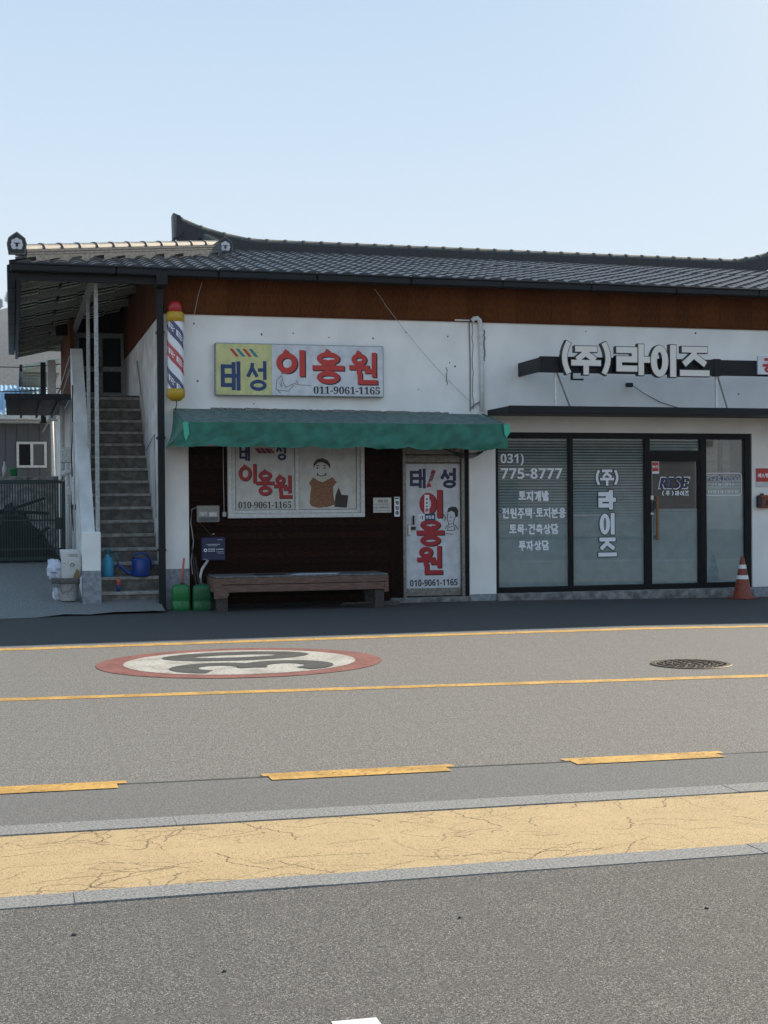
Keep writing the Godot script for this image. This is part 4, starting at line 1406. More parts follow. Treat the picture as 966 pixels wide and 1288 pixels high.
# ---------------------------------------------------------------- stairs
func make_stairs() -> void:
	var t := thing("outside_staircase", Vector3(-0.55, 0.0, 0.0), "worn concrete outside staircase climbing between white walls at left", "staircase")
	var ox := 0.55
	for i in range(1, 17):
		var y := 0.065 + 0.216 * i
		var zf := -0.10 - 0.242 * (i - 1) + rng.randf_range(-0.012, 0.012)
		var st := mb()
		var ns := mb()
		var w0 := -1.0 + ox
		var w1 := -0.003 + ox
		if i <= 2:
			w0 = -0.93 + ox
		var n := 6
		for k in n:
			var xa := lerpf(w0, w1, float(k) / n)
			var xb := lerpf(w0, w1, float(k + 1) / n)
			var ja := 0.014 * sin(k * 2.3 + i * 1.7)
			var jb := 0.014 * sin((k + 1) * 2.3 + i * 1.7)
			var under := y - 0.24
			quad(st, Vector3(xa, under, zf + ja * 0.5 - 0.03), Vector3(xb, under, zf + jb * 0.5 - 0.03), Vector3(xb, y - 0.05, zf + jb - 0.025), Vector3(xa, y - 0.05, zf + ja - 0.025))
			quad(ns, Vector3(xa, y - 0.05, zf + ja - 0.06), Vector3(xb, y - 0.05, zf + jb - 0.06), Vector3(xb, y - 0.045, zf + jb), Vector3(xa, y - 0.045, zf + ja))
			quad(ns, Vector3(xa, y - 0.045, zf + ja), Vector3(xb, y - 0.045, zf + jb), Vector3(xb, y - 0.012, zf + jb), Vector3(xa, y - 0.012, zf + ja))
			quad(ns, Vector3(xa, y - 0.012, zf + ja), Vector3(xb, y - 0.012, zf + jb), Vector3(xb, y, zf + jb - 0.014), Vector3(xa, y, zf + ja - 0.014))
			quad(ns, Vector3(xa, y, zf + ja - 0.014), Vector3(xb, y, zf + jb - 0.014), Vector3(xb, y, zf - 0.30), Vector3(xa, y, zf - 0.30))
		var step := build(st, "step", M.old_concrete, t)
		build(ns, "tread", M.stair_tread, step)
	# left parapet: profile in the zy plane, pushed along x
	var prof := PackedVector2Array([Vector2(0.06, 0.0), Vector2(-3.7, 0.0), Vector2(-3.7, 4.36), Vector2(-3.55, 4.36), Vector2(-0.18, 1.18), Vector2(0.06, 1.18)])
	var pm := mb()
	var tmp := mb()
	prism(tmp, prof, 0.0, 0.2)
	var par := build(tmp, "parapet", M.side_wall, t)
	par.transform = Transform3D(Basis(Vector3(0, 0, 1), Vector3(0, 1, 0), Vector3(-1, 0, 0)), Vector3(-1.0 + ox, 0, -0.1))
	box(t, "newel_post", M.white_wall, -1.205 + ox, -0.935 + ox, 0.0, 1.2, -0.2, 0.06, 0.01)
	box(t, "newel_base", M.grey_dado, -1.209 + ox, -0.931 + ox, 0.0, 0.62, -0.15, 0.064, 0.004)
	box(t, "side_wall", M.side_wall, -1.22 + ox, -1.05 + ox, 0.0, 3.5, -11.5, -3.8)
	# foundation lump at the foot
	var st := mb()
	cbx(st, -0.98 + ox, -0.02 + ox, -0.02, 0.10, -0.3, 0.10, 0.03)
	build(st, "foot_slab", M.concrete, t)
	# pale steel posts holding the eave
	for q in [[-0.965, -0.14, 0.40, 5.0, 0.03], [-1.0, -1.75, 1.95, 5.12, 0.028]]:
		var p := thing("steel_post", Vector3(q[0], q[2], q[1]), "tall pale steel post standing at the foot of the stairs" if q[2] < 1.0 else "shorter pale steel post standing halfway up the stairs", "post", "posts under the left eave")
		box(p, "shaft", M.pale_metal, -q[4], q[4], 0.0, q[3] - q[2], -q[4], q[4], 0.004)
		box(p, "foot_plate", M.pale_metal, -0.05, 0.05, 0.0, 0.012, -0.05, 0.05)
	# conduit and pipes on the outer side of the stair wall
	var pp := thing("wall_pipes", Vector3(-1.26, 0.6, -2.0), "tangle of grey pipes and meter box on the outer stair wall", "pipes")
	box(pp, "meter_box", M.pvc, -0.16, 0.02, 1.72, 1.98, -0.9, -0.6, 0.015)
	var s := mb(true)
	tube(s, [Vector3(0.0, 1.55, 0.3), Vector3(-0.1, 1.55, 0.3), Vector3(-0.16, 1.5, 0.3), Vector3(-0.18, 1.4, 0.3)], 0.05, 10)
	build(s, "pipe", M.pvc, pp)
	for q in [[-0.06, -0.4, 0.0, 1.7, 0.035], [-0.02, 0.9, 0.0, 1.45, 0.028], [-0.03, 1.3, 0.2, 2.3, 0.012], [-0.1, -1.6, 0.0, 2.8, 0.04]]:
		s = mb(true)
		tube(s, [Vector3(q[0], q[2], q[1]), Vector3(q[0], q[3], q[1])], q[4], 8)
		build(s, "pipe", M.pvc, pp)
	s = mb(true)
	tube(s, [Vector3(-0.02, 2.9, 0.9), Vector3(-0.03, 2.2, 1.0), Vector3(-0.05, 1.8, 0.9), Vector3(-0.03, 1.3, 0.8), Vector3(-0.06, 1.0, 0.9), Vector3(-0.03, 0.6, 1.0)], 0.012, 6)
	build(s, "cable", M.cable, pp)
	box(pp, "junction", M.pvc, -0.1, 0.0, 1.15, 1.32, 0.2, 0.36, 0.02)
	box(pp, "valve", M.ink, -0.06, 0.0, 0.93, 1.02, 1.15, 1.25, 0.01)
	# conduit running down the inner wall
	var wire := thing("stair_conduit", Vector3(-0.02, 1.6, -1.5), "thin grey cable running down the white wall beside the stairs", "cable")
	s = mb(true)
	tube(s, [Vector3(0, 2.6, -2.5), Vector3(-0.01, 1.9, -1.6), Vector3(-0.012, 1.35, -1.0), Vector3(-0.03, 1.0, -1.2)], 0.012, 6)
	build(s, "cable", M.pale_cable, wire)
	s = mb(true)
	tube(s, [Vector3(-0.006, 0.92, -0.85), Vector3(-0.006, 1.12, 0.6), Vector3(-0.006, -0.2, 0.75)], 0.007, 5)
	build(s, "cable", M.line_grey, wire)

# ---------------------------------------------------------------- things on the front
func make_front_things() -> void:
	# downspout
	var d := thing("downspout", Vector3(-0.03, 0.0, 0.1), "square black downspout at the left corner of the building", "downspout")
	box(d, "pipe", M.gutter, -0.05, 0.05, 0.0, 4.88, 0.0, 0.1, 0.01)
	box(d, "collector_head", M.gutter, -0.085, 0.085, 4.88, 5.1, 0.0, 0.385, 0.012)
	for y in [0.9, 2.6, 4.2]:
		box(d, "strap", M.gutter, -0.06, 0.06, y, y + 0.03, -0.1, 0.106)
	# barber pole
	var p := thing("barber_pole", Vector3(0.185, 3.17, 0.27), "barber pole with red, white and blue stripes and yellow caps", "barber pole")
	var st := mb(true)
	lathe(st, Vector3.ZERO, [[0.0, 0.0], [0.07, 0.0], [0.1, 0.03], [0.138, 0.06], [0.138, 0.17], [0.125, 0.18], [0.0, 0.18]], 28)
	build(st, "lower_cap", M.yellow_cap, p)
	st = mb(true)
	lathe(st, Vector3.ZERO, [[0.0, 1.19], [0.125, 1.19], [0.138, 1.2], [0.138, 1.31], [0.12, 1.34], [0.0, 1.345]], 28)
	build(st, "upper_cap", M.yellow_cap, p)
	st = mb(true)
	lathe(st, Vector3.ZERO, [[0.09, 1.34], [0.108, 1.39], [0.105, 1.44], [0.085, 1.485], [0.05, 1.51], [0.0, 1.52]], 24)
	build(st, "ball", M.ball, p)
	var cyl := mb(true)
	var n := 40
	for k in n:
		for q in [[k, 0], [k + 1, 1], [k, 1], [k, 0], [k + 1, 0], [k + 1, 1]]:
			var a: float = TAU * q[0] / n
			cyl.set_uv(Vector2(float(q[0]) / n, 1.0 - q[1]))
			cyl.add_vertex(Vector3(-sin(a) * 0.125, 0.18 + q[1] * 1.01, -cos(a) * 0.125))
	var pm := mat(Color.WHITE, 0.25)
	pm.albedo_texture = pole_texture()
	pm.clearcoat_enabled = true
	pm.clearcoat = 0.6
	pm.clearcoat_roughness = 0.1
	build(cyl, "striped_cylinder", pm, p)
	box(p, "bracket", M.steel, -0.02, 0.02, 1.22, 1.26, -0.28, -0.1)
	box(p, "bracket", M.steel, -0.02, 0.02, 0.1, 0.14, -0.28, -0.1)
	st = mb()
	tube(st, [Vector3(0.01, 0.0, 0), Vector3(0.012, -0.06, -0.02), Vector3(0.0, -0.13, -0.1)], 0.008, 6)
	build(st, "cable", M.cable, p)
	# sign board of the barber
	var s := thing("barber_sign", Vector3(2.145, 3.275, 0.0), "white and pale yellow sign board with red and blue letters above green awning", "sign")
	box(s, "case", M.sign_edge, -1.34, 1.335, 0.0, 0.81, 0.0, 0.118, 0.01)
	box(s, "yellow_face", M.sign_yellow, -1.325, -0.462, 0.015, 0.795, 0.114, 0.121)
	box(s, "white_face", M.sign_white, -0.459, 1.32, 0.015, 0.795, 0.114, 0.121)
	var z := 0.1235
	st = mb()
	glyph(st, "태", -1.255, 0.515, 0.31, 0.44, 0.062, z)
	build(st, "lettering", M.navy, s)
	st = mb()
	glyph(st, "성", -0.86, 0.525, 0.33, 0.45, 0.055, z)
	build(st, "lettering", M.navy, s)
	for k in 4:
		st = mb()
		var cx := -1.12 + k * 0.1
		prism(st, PackedVector2Array([Vector2(cx, 0.72), Vector2(cx + 0.05, 0.72), Vector2(cx + 0.15, 0.6), Vector2(cx + 0.1, 0.6)]), z - 0.002, z)
		build(st, "printed_stripe", M.red if k % 2 == 0 else M.teal, s)
	var red := mb()
	var sh := mb()
	for q in [["이", -0.39, 0.71, 0.47, 0.40, 0.085], ["용", 0.195, 0.70, 0.48, 0.50, 0.078], ["원", 0.78, 0.69, 0.45, 0.49, 0.072]]:
		glyph(sh, q[0], q[1] + 0.018, q[2] - 0.014, q[3], q[4], q[5], z - 0.001, 0.001, 0.003, 0.1)
		glyph(red, q[0], q[1], q[2], q[3], q[4], q[5], z + 0.003, 0.002, 0.0, 0.1)
	build(sh, "letter_shadow", M.red_dark, s)
	build(red, "lettering", M.red, s)
	latin(s, "lettering", "011-9061-1165", M.ink, 0.2, 0.045, 1.07, 0.115, z, true)
	st = mb()
	for q in [[-0.33, 0.05, -0.4, 0.12], [-0.4, 0.12, -0.38, 0.25], [-0.38, 0.25, -0.31, 0.32], [-0.31, 0.32, -0.28, 0.2], [-0.28, 0.2, -0.24, 0.14], [-0.24, 0.14, -0.1, 0.2], [-0.1, 0.2, -0.05, 0.18], [-0.05, 0.18, 0.16, 0.17], [-0.12, 0.17, -0.2, 0.08], [-0.2, 0.08, -0.35, 0.09], [-0.34, 0.2, -0.31, 0.14], [-0.32, 0.25, -0.3, 0.16], [-0.08, 0.25, -0.05, 0.2]]:
		bar2(st, Vector2(q[0], q[1]), Vector2(q[2], q[3]), 0.005, z, 0.002, 0.003)
	prism(st, ellipse(Vector2(-0.27, 0.36), 0.045, 0.02, 10), z - 0.002, z + 0.001)
	build(st, "printed_barber", M.line_grey, s)
	make_awning()
	make_canopy_sign()
	make_bench()
	make_small_things()

func pole_texture() -> ImageTexture:
	var w := 256
	var h := 330
	var im := Image.create(w, h, false, Image.FORMAT_RGB8)
	var F := {"B": [30, 17, 30, 17, 30], "A": [14, 17, 31, 17, 17], "R": [30, 17, 30, 20, 18], "E": [31, 16, 30, 16, 31], "S": [15, 16, 14, 1, 30], "H": [17, 17, 31, 17, 17], "O": [14, 17, 17, 17, 14], "P": [30, 17, 30, 16, 16], " ": [0, 0, 0, 0, 0]}
	var text := "BARBER SHOP "
	# one turn of the cylinder is 0.785 m by 1.01 m; stripes fall to the right
	for y in h:
		for x in w:
			var c := lin(0.70, 0.71, 0.74)
			var u := float(x) / w * 0.785
			var v := float(y) / h * 1.01
			var along := fposmod(v - u * 1.0191 + 0.36, 0.80)
			var band := -1
			var t := 0.0
			if along > 0.0 and along < 0.25:
				band = 0
				t = along / 0.25
			elif along > 0.40 and along < 0.635:
				band = 1
				t = (along - 0.40) / 0.235
			if band >= 0:
				c = lin(0.012, 0.016, 0.10) if band == 0 else lin(0.42, 0.015, 0.02)
				var row := int((t - 0.32) / 0.072)
				if t > 0.32 and row < 5:
					var m := u * 1.2 / 0.026
					var col := int(floorf(m)) % 72
					var ch := text[(col / 6) % 12]
					var bit := col % 6
					if bit < 5 and (int(F[ch][row]) >> (4 - bit)) & 1:
						c = lin(0.72, 0.72, 0.76)
			im.set_pixel(x, y, c)
	return ImageTexture.create_from_image(im)

func make_awning() -> void:
	var a := thing("green_awning", Vector3(0.0, 2.42, 0.0), "faded green tarpaulin awning with ragged hem above the barber window", "awning")
	var oy := -2.42
	var zf := 1.2
	var nz := noise(0.9, 201, 3)
	var L := func(t: float) -> float: return 3.075 - 0.045 * t
	var cols := 110
	var rows := 6
	var st := mb(true)
	var g := []
	for r in rows + 1:
		var line := []
		var v := float(r) / rows
		for c in cols + 1:
			var t := float(c) / cols
			var x := lerpf(lerpf(0.17, 0.195, v), lerpf(5.17, 5.15, v), t)
			var y := lerpf(L.call(t), 2.80 + 0.004 * sin(t * 40.0), v) + oy + 0.012 * nz.get_noise_2d(x * 2.0, v * 3.0) * sin(PI * v)
			line.append(Vector3(x, y, lerpf(0.015, zf, v)))
		g.append(line)
	for r in rows:
		for c in cols:
			quad(st, g[r + 1][c], g[r + 1][c + 1], g[r][c + 1], g[r][c])
	build(st, "top_sheet", M.awning_top, a)
	# hanging valance with folds and a wavy, torn hem
	st = mb(true)
	g = []
	rows = 9
	for r in rows + 1:
		var line := []
		var v := float(r) / rows
		for c in cols + 1:
			var t := float(c) / cols
			var x := lerpf(lerpf(0.19, -0.02, v * v), lerpf(5.155, 5.17, v), t)
			var scallop := absf(sin(t * PI * 7.0 + 0.5)) * 0.035 + 0.02 * nz.get_noise_1d(t * 60.0)
			var hem := lerpf(2.452, 2.412, t) - scallop + 0.02
			var y := lerpf(2.80, hem, v) + oy
			var fold := 0.04 * nz.get_noise_2d(x * 1.7, v * 1.6) + 0.022 * nz.get_noise_2d(x * 5.0 + v * 2.0, v * 2.0 + 9.0)
			var z := zf + 0.012 + fold * v + 0.05 * v * (0.5 + 0.5 * sin(t * 21.0)) * 0.5
			line.append(Vector3(x, y, z))
		g.append(line)
	for r in rows:
		for c in cols:
			quad(st, g[r + 1][c], g[r + 1][c + 1], g[r][c + 1], g[r][c])
	build(st, "valance", M.awning, a)
	# closed ends
	for e in 2:
		var x0 := 0.17 if e == 0 else 5.17
		st = mb(true)
		var m := 8
		var ge := []
		for k in m + 1:
			var t := float(k) / m
			var lineb := []
			for r in 7:
				var v := r / 6.0
				var front: float = lerpf(0.19, -0.02, v * v) if e == 0 else lerpf(5.155, 5.17, v)
				var back: float = lerpf(0.17, 0.06, v * v) if e == 0 else 5.175
				lineb.append(Vector3(lerpf(back, front, t) + 0.012 * sin(t * 9.0 + v * 3.0) * v, lerpf(lerpf(3.05, 2.8, t), 2.45 + 0.015 * sin(k * 1.7), v) + oy, lerpf(0.015, zf + 0.012, t)))
			ge.append(lineb)
		for k in m:
			for r in 6:
				quad(st, ge[k][r + 1], ge[k + 1][r + 1], ge[k + 1][r], ge[k][r])
		build(st, "end_sheet", M.awning, a)
	for q in [[0.19, 2.79, 0.055, -0.27], [5.11, 2.795, 0.075, -0.2]]:
		st = mb()
		prism(st, PackedVector2Array([Vector2(q[0] - 0.02, q[1] + oy), Vector2(q[0] + q[2], q[1] + oy + 0.01), Vector2(q[0] + q[2] + 0.015, q[1] + oy + q[3] * 0.6), Vector2(q[0] + q[2] * 0.4, q[1] + oy + q[3]), Vector2(q[0] - 0.005, q[1] + oy + q[3] * 0.75)]), zf + 0.045, zf + 0.05)
		build(st, "torn_patch", M.tape, a)
	# crusted sealant along the wall
	st = mb()
	var pts := []
	for k in 70:
		var t := k / 69.0
		pts.append(Vector3(lerpf(0.75, 4.6, t), L.call(lerpf(0.1, 0.9, t)) + oy + 0.014 + rng.randf_range(-0.01, 0.008), 0.012))
	tube(st, pts, 0.013, 6)
	build(st, "sealant", M.sealant, a)
	# frame inside
	for x in [0.24, 1.45, 2.68, 3.9, 5.1]:
		st = mb()
		tube(st, [Vector3(x, 3.03 + oy, 0.0), Vector3(x, 2.775 + oy, zf - 0.02)], 0.014, 6)
		tube(st, [Vector3(x, 2.55 + oy, 0.0), Vector3(x, 2.77 + oy, zf - 0.03)], 0.011, 6)
		build(st, "frame_rod", M.pvc, a)
	st = mb()
	tube(st, [Vector3(0.2, 2.775 + oy, zf - 0.01), Vector3(5.14, 2.775 + oy, zf - 0.01)], 0.014, 6)
	build(st, "front_rod", M.pvc, a)
	# bundle of cables hanging under the right end
	var w := thing("cable_bundle", Vector3(4.95, 2.35, 0.03), "loose black cables hanging on the white pier below the awning end", "cables")
	for k in 4:
		st = mb()
		var c := []
		for i in 11:
			var t := i / 10.0
			c.append(Vector3(lerpf(-0.45, 0.34, t), 0.12 - sin(t * PI) * (0.08 + 0.045 * k) + 0.02 * k, 0.01 + 0.012 * k))
		tube(st, c, 0.007, 5)
		build(st, "cable", M.cable, w)

func make_canopy_sign() -> void:
	var c := thing("metal_canopy", Vector3(5.28, 3.0, 0.0), "thin black metal canopy over the glass shop front", "canopy")
	box(c, "slab", M.black_metal, 0.0, 11.2, 0.008, 0.09, 0.0, 0.96, 0.004)
	box(c, "front_fascia", M.black_metal, 0.0, 11.2, -0.008, 0.108, 0.96, 1.0, 0.006)
	box(c, "end_fascia", M.black_metal, -0.012, 0.0, 0.0, 0.1, 0.0, 0.99, 0.004)
	var s := thing("raised_letter_sign", Vector3(5.8, 3.1, 1.0), "raised white hangul letters on a black bar above the canopy", "sign")
	var ox := -5.8
	var oy := -3.1
	box(s, "bar", M.black_metal, 0.0, 11.0, 0.535, 0.785, -0.09, 0.0, 0.006)
	box(s, "bar_return", M.black_metal, 0.0, 0.05, 0.55, 0.77, -1.0, -0.09, 0.004)
	box(s, "bracket", M.black_metal, 0.53, 0.56, 0.42, 0.535, -0.07, -0.03)
	box(s, "bracket", M.black_metal, 0.56, 0.74, 0.42, 0.445, -0.07, -0.03)
	box(s, "bar_joint", M.black_metal, 3.0, 3.12, 0.52, 0.80, -0.1, 0.012, 0.006)
	for q in [0.25, 3.05, 6.0]:
		box(s, "upright", M.white_paint, q, q + 0.035, 0.01, 0.54, -0.07, -0.035)
		var st := mb()
		tube(st, [Vector3(q + 0.06, 0.53, -0.08), Vector3(q + 0.42, 0.02, -0.42)], 0.016, 6)
		build(st, "strut", M.pale_metal, s)
	var letters := [["(", 6.05, 4.125, 0.30, 0.53, 0.085], ["주", 6.29, 4.045, 0.48, 0.44, 0.09], [")", 6.72, 4.125, 0.30, 0.53, 0.085], ["라", 7.045, 4.085, 0.57, 0.48, 0.095], ["이", 7.64, 4.085, 0.46, 0.50, 0.105], ["즈", 8.16, 4.085, 0.50, 0.50, 0.095]]
	tall = true
	for q in letters:
		var n := Node3D.new()
		n.name = "letter"
		s.add_child(n, true)
		var side := mb()
		glyph(side, q[0], q[1] + ox, q[2] + oy, q[3], q[4], q[5], 0.088, 0.085, 0.012)
		build(side, "letter_side", M.letter_side, n)
		var face := mb()
		glyph(face, q[0], q[1] + ox, q[2] + oy, q[3], q[4], q[5], 0.094, 0.004)
		build(face, "letter_face", M.letter_face, n)
	tall = false
	var nn := Node3D.new()
	nn.name = "end_panel"
	s.add_child(nn)
	box(nn, "panel", M.sign_white, 9.57 + ox, 11.4 + ox, 3.655 + oy, 3.96 + oy, 0.004, 0.05, 0.006)
	var red := mb()
	words(red, "공인중개사", 9.66 + ox, 3.925 + oy, 0.22, 0.24, 0.27, 0.045, 0.053)
	build(red, "lettering", M.door_red, nn)
	# little spotlight on the canopy
	var f := thing("sign_spotlight", Vector3(7.72, 3.53, 0.0), "small black spotlight on the wall under the raised letters", "spotlight")
	box(f, "head", M.ink, -0.06, 0.06, -0.03, 0.04, 0.08, 0.15, 0.01)
	box(f, "arm", M.ink, -0.012, 0.012, -0.01, 0.015, 0.0, 0.08)
	var st2 := mb()
	tube(st2, [Vector3(0.05, 0.01, 0.1), Vector3(0.3, -0.12, 0.03), Vector3(0.6, -0.26, 0.012), Vector3(0.95, -0.36, 0.012), Vector3(1.05, -0.43, 0.012)], 0.006, 5)
	build(st2, "cable", M.cable, f)
	# pipes on the pier
	var p := thing("wall_downpipe", Vector3(5.13, 3.08, 0.05), "white plastic pipe with hooked top beside thin conduits on the wall", "pipe")
	var a := mb(true)
	tube(a, [Vector3(0.03, 0.0, 0.0), Vector3(0.03, 0.6, 0.0), Vector3(0.01, 1.4, 0.0), Vector3(-0.005, 1.46, 0.01), Vector3(-0.05, 1.5, 0.015), Vector3(-0.1, 1.49, 0.01), Vector3(-0.13, 1.45, 0.0)], 0.038, 12)
	build(a, "pipe", M.white_paint, p)
	a = mb()
	tube(a, [Vector3(-0.16, 0.0, -0.035), Vector3(-0.155, 0.8, -0.038), Vector3(-0.17, 1.44, -0.03)], 0.010, 6)
	build(a, "conduit", M.line_grey, p)
	a = mb()
	tube(a, [Vector3(-0.16, 0.04, -0.03), Vector3(-0.08, 0.11, -0.02), Vector3(0.02, 0.16, 0.0)], 0.014, 6)
	build(a, "cable", M.line_grey, p)
	box(p, "trunking", M.white_paint, -0.42, -0.17, 1.45, 1.475, -0.04, 0.0, 0.006)
	# slack wire from the eave to the awning
	var w := thing("slack_wire", Vector3(3.35, 5.0, 0.06), "thin slack wire hanging from the eave down to the awning", "wire")
	a = mb()
	var pts := []
	for i in 17:
		var t := i / 16.0
		pts.append(Vector3(1.72 * t, -1.88 * t - 0.10 * sin(t * PI), 0.0))
	tube(a, pts, 0.004, 5)
	build(a, "wire", M.pale_cable, w)
	w = thing("slack_wire", Vector3(0.62, 5.0, 0.07), "short pale wire hanging on the brown boards above the barber pole", "wire")
	a = mb()
	tube(a, [Vector3(0.0, 0.0, 0), Vector3(-0.06, -0.2, 0), Vector3(-0.12, -0.48, 0)], 0.0045, 5)
	build(a, "wire", M.pale_cable, w)

func make_bench() -> void:
	var b := thing("wooden_bench", Vector3(2.0, 0.0, 0.45), "low weathered wooden platform bench under the barber window", "bench")
	box(b, "top_board", M.bench_top, -1.32, 1.34, 0.505, 0.53, -0.40, 0.41, 0.006)
	var st := mb()
	# front apron, nailed boards with a drooping cloth-like skin
	for k in 2:
		var y0 := 0.29 if k == 0 else 0.405
		var y1 := 0.40 if k == 0 else 0.503
		box(b, "apron_board", M.bench, -1.33, 1.335, y0, y1, 0.405 + 0.004 * k, 0.43 + 0.006 * k, 0.008)
	box(b, "end_board", M.bench, -1.345, -1.32, 0.29, 0.503, -0.38, 0.40, 0.006)
	box(b, "end_board", M.bench, 1.325, 1.35, 0.29, 0.503, -0.38, 0.40, 0.006)
	prism(st, PackedVector2Array([Vector2(-1.35, 0.5), Vector2(-1.35, 0.20), Vector2(-1.16, 0.215), Vector2(-1.12, 0.27), Vector2(-1.2, 0.36), Vector2(-1.26, 0.42)]), 0.438, 0.446)
	build(st, "cover_flap", M.bench, b)
	st = mb()
	prism(st, PackedVector2Array([Vector2(1.34, 0.48), Vector2(1.34, 0.255), Vector2(1.27, 0.25), Vector2(1.29, 0.4)]), 0.438, 0.445)
	build(st, "cover_flap", M.bench, b)
	for q in [[-1.3, 0.26], [1.12, 0.26], [-1.3, -0.38], [1.12, -0.38]]:
		box(b, "leg", M.post_wood, q[0], q[0] + 0.16, 0.0, 0.50, q[1], q[1] + 0.14, 0.006)
	var m := thing("flattened_sheet", Vector3(1.75, 0.531, 0.62), "dark flattened plastic sheet lying on the bench top", "sheet")
	st = mb()
	prism(st, PackedVector2Array([Vector2(-0.42, -0.1), Vector2(-0.15, -0.16), Vector2(0.02, -0.08), Vector2(-0.02, 0.07), Vector2(-0.28, 0.12), Vector2(-0.45, 0.05)]), 0.0, 0.012)
	var sh := build(st, "sheet", M.tarp, m)
	sh.rotation.x = -PI / 2
	m = thing("flattened_sheet", Vector3(2.3, 0.531, 0.62), "pale flattened sheet lying on the bench beside a dark one", "sheet")
	st = mb()
	prism(st, PackedVector2Array([Vector2(-0.45, -0.12), Vector2(0.25, -0.1), Vector2(0.35, 0.1), Vector2(-0.3, 0.12)]), 0.0, 0.008)
	sh = build(st, "sheet", M.bag, m)
	sh.rotation.x = -PI / 2
	var pl := thing("loose_planks", Vector3(3.2, 0.0, 0.35), "thin planks lying on the ground under the bench end", "planks")
	for k in 3:
		var o := box(pl, "plank", M.plank, -0.5, 0.45, 0.004 + 0.022 * k, 0.024 + 0.022 * k, -0.05 + 0.03 * k, 0.04 + 0.03 * k, 0.004)
		o.rotation.y = 0.12 * k - 0.1

func jerrycan(at: Vector3, label: String, m: Material) -> Node3D:
	var j := thing("jerrycan", at, label, "jerrycan", "green jerrycans by the bench")
	var st := mb(true)
	# body: rounded-square rings stacked
	var prof := [[0.0, 0.92], [0.012, 0.99], [0.06, 1.0], [0.13, 1.0], [0.145, 0.93], [0.16, 1.0], [0.30, 1.0], [0.345, 0.96], [0.375, 0.84], [0.392, 0.6], [0.395, 0.0]]
	var n := 28
	var prev := []
	for q in prof:
		var ring := []
		for k in n:
			var a := TAU * k / n
			var c := cos(a)
			var s := sin(a)
			var e := 0.35
			ring.append(Vector3(signf(c) * pow(absf(c), e) * 0.135 * q[1], q[0], signf(s) * pow(absf(s), e) * 0.105 * q[1]))
		if prev.size():
			for k in n:
				quad(st, prev[(k + 1) % n], prev[k], ring[k], ring[(k + 1) % n])
		prev = ring
	build(st, "body", m, j)
	box(j, "rib", m, -0.012, 0.012, 0.02, 0.125, 0.1, 0.112, 0.004)
	st = mb(true)
	lathe(st, Vector3(0.02, 0.385, 0), [[0.036, 0.0], [0.036, 0.03], [0.03, 0.035], [0.0, 0.035]], 14)
	build(st, "cap", M.ink, j)
	return j

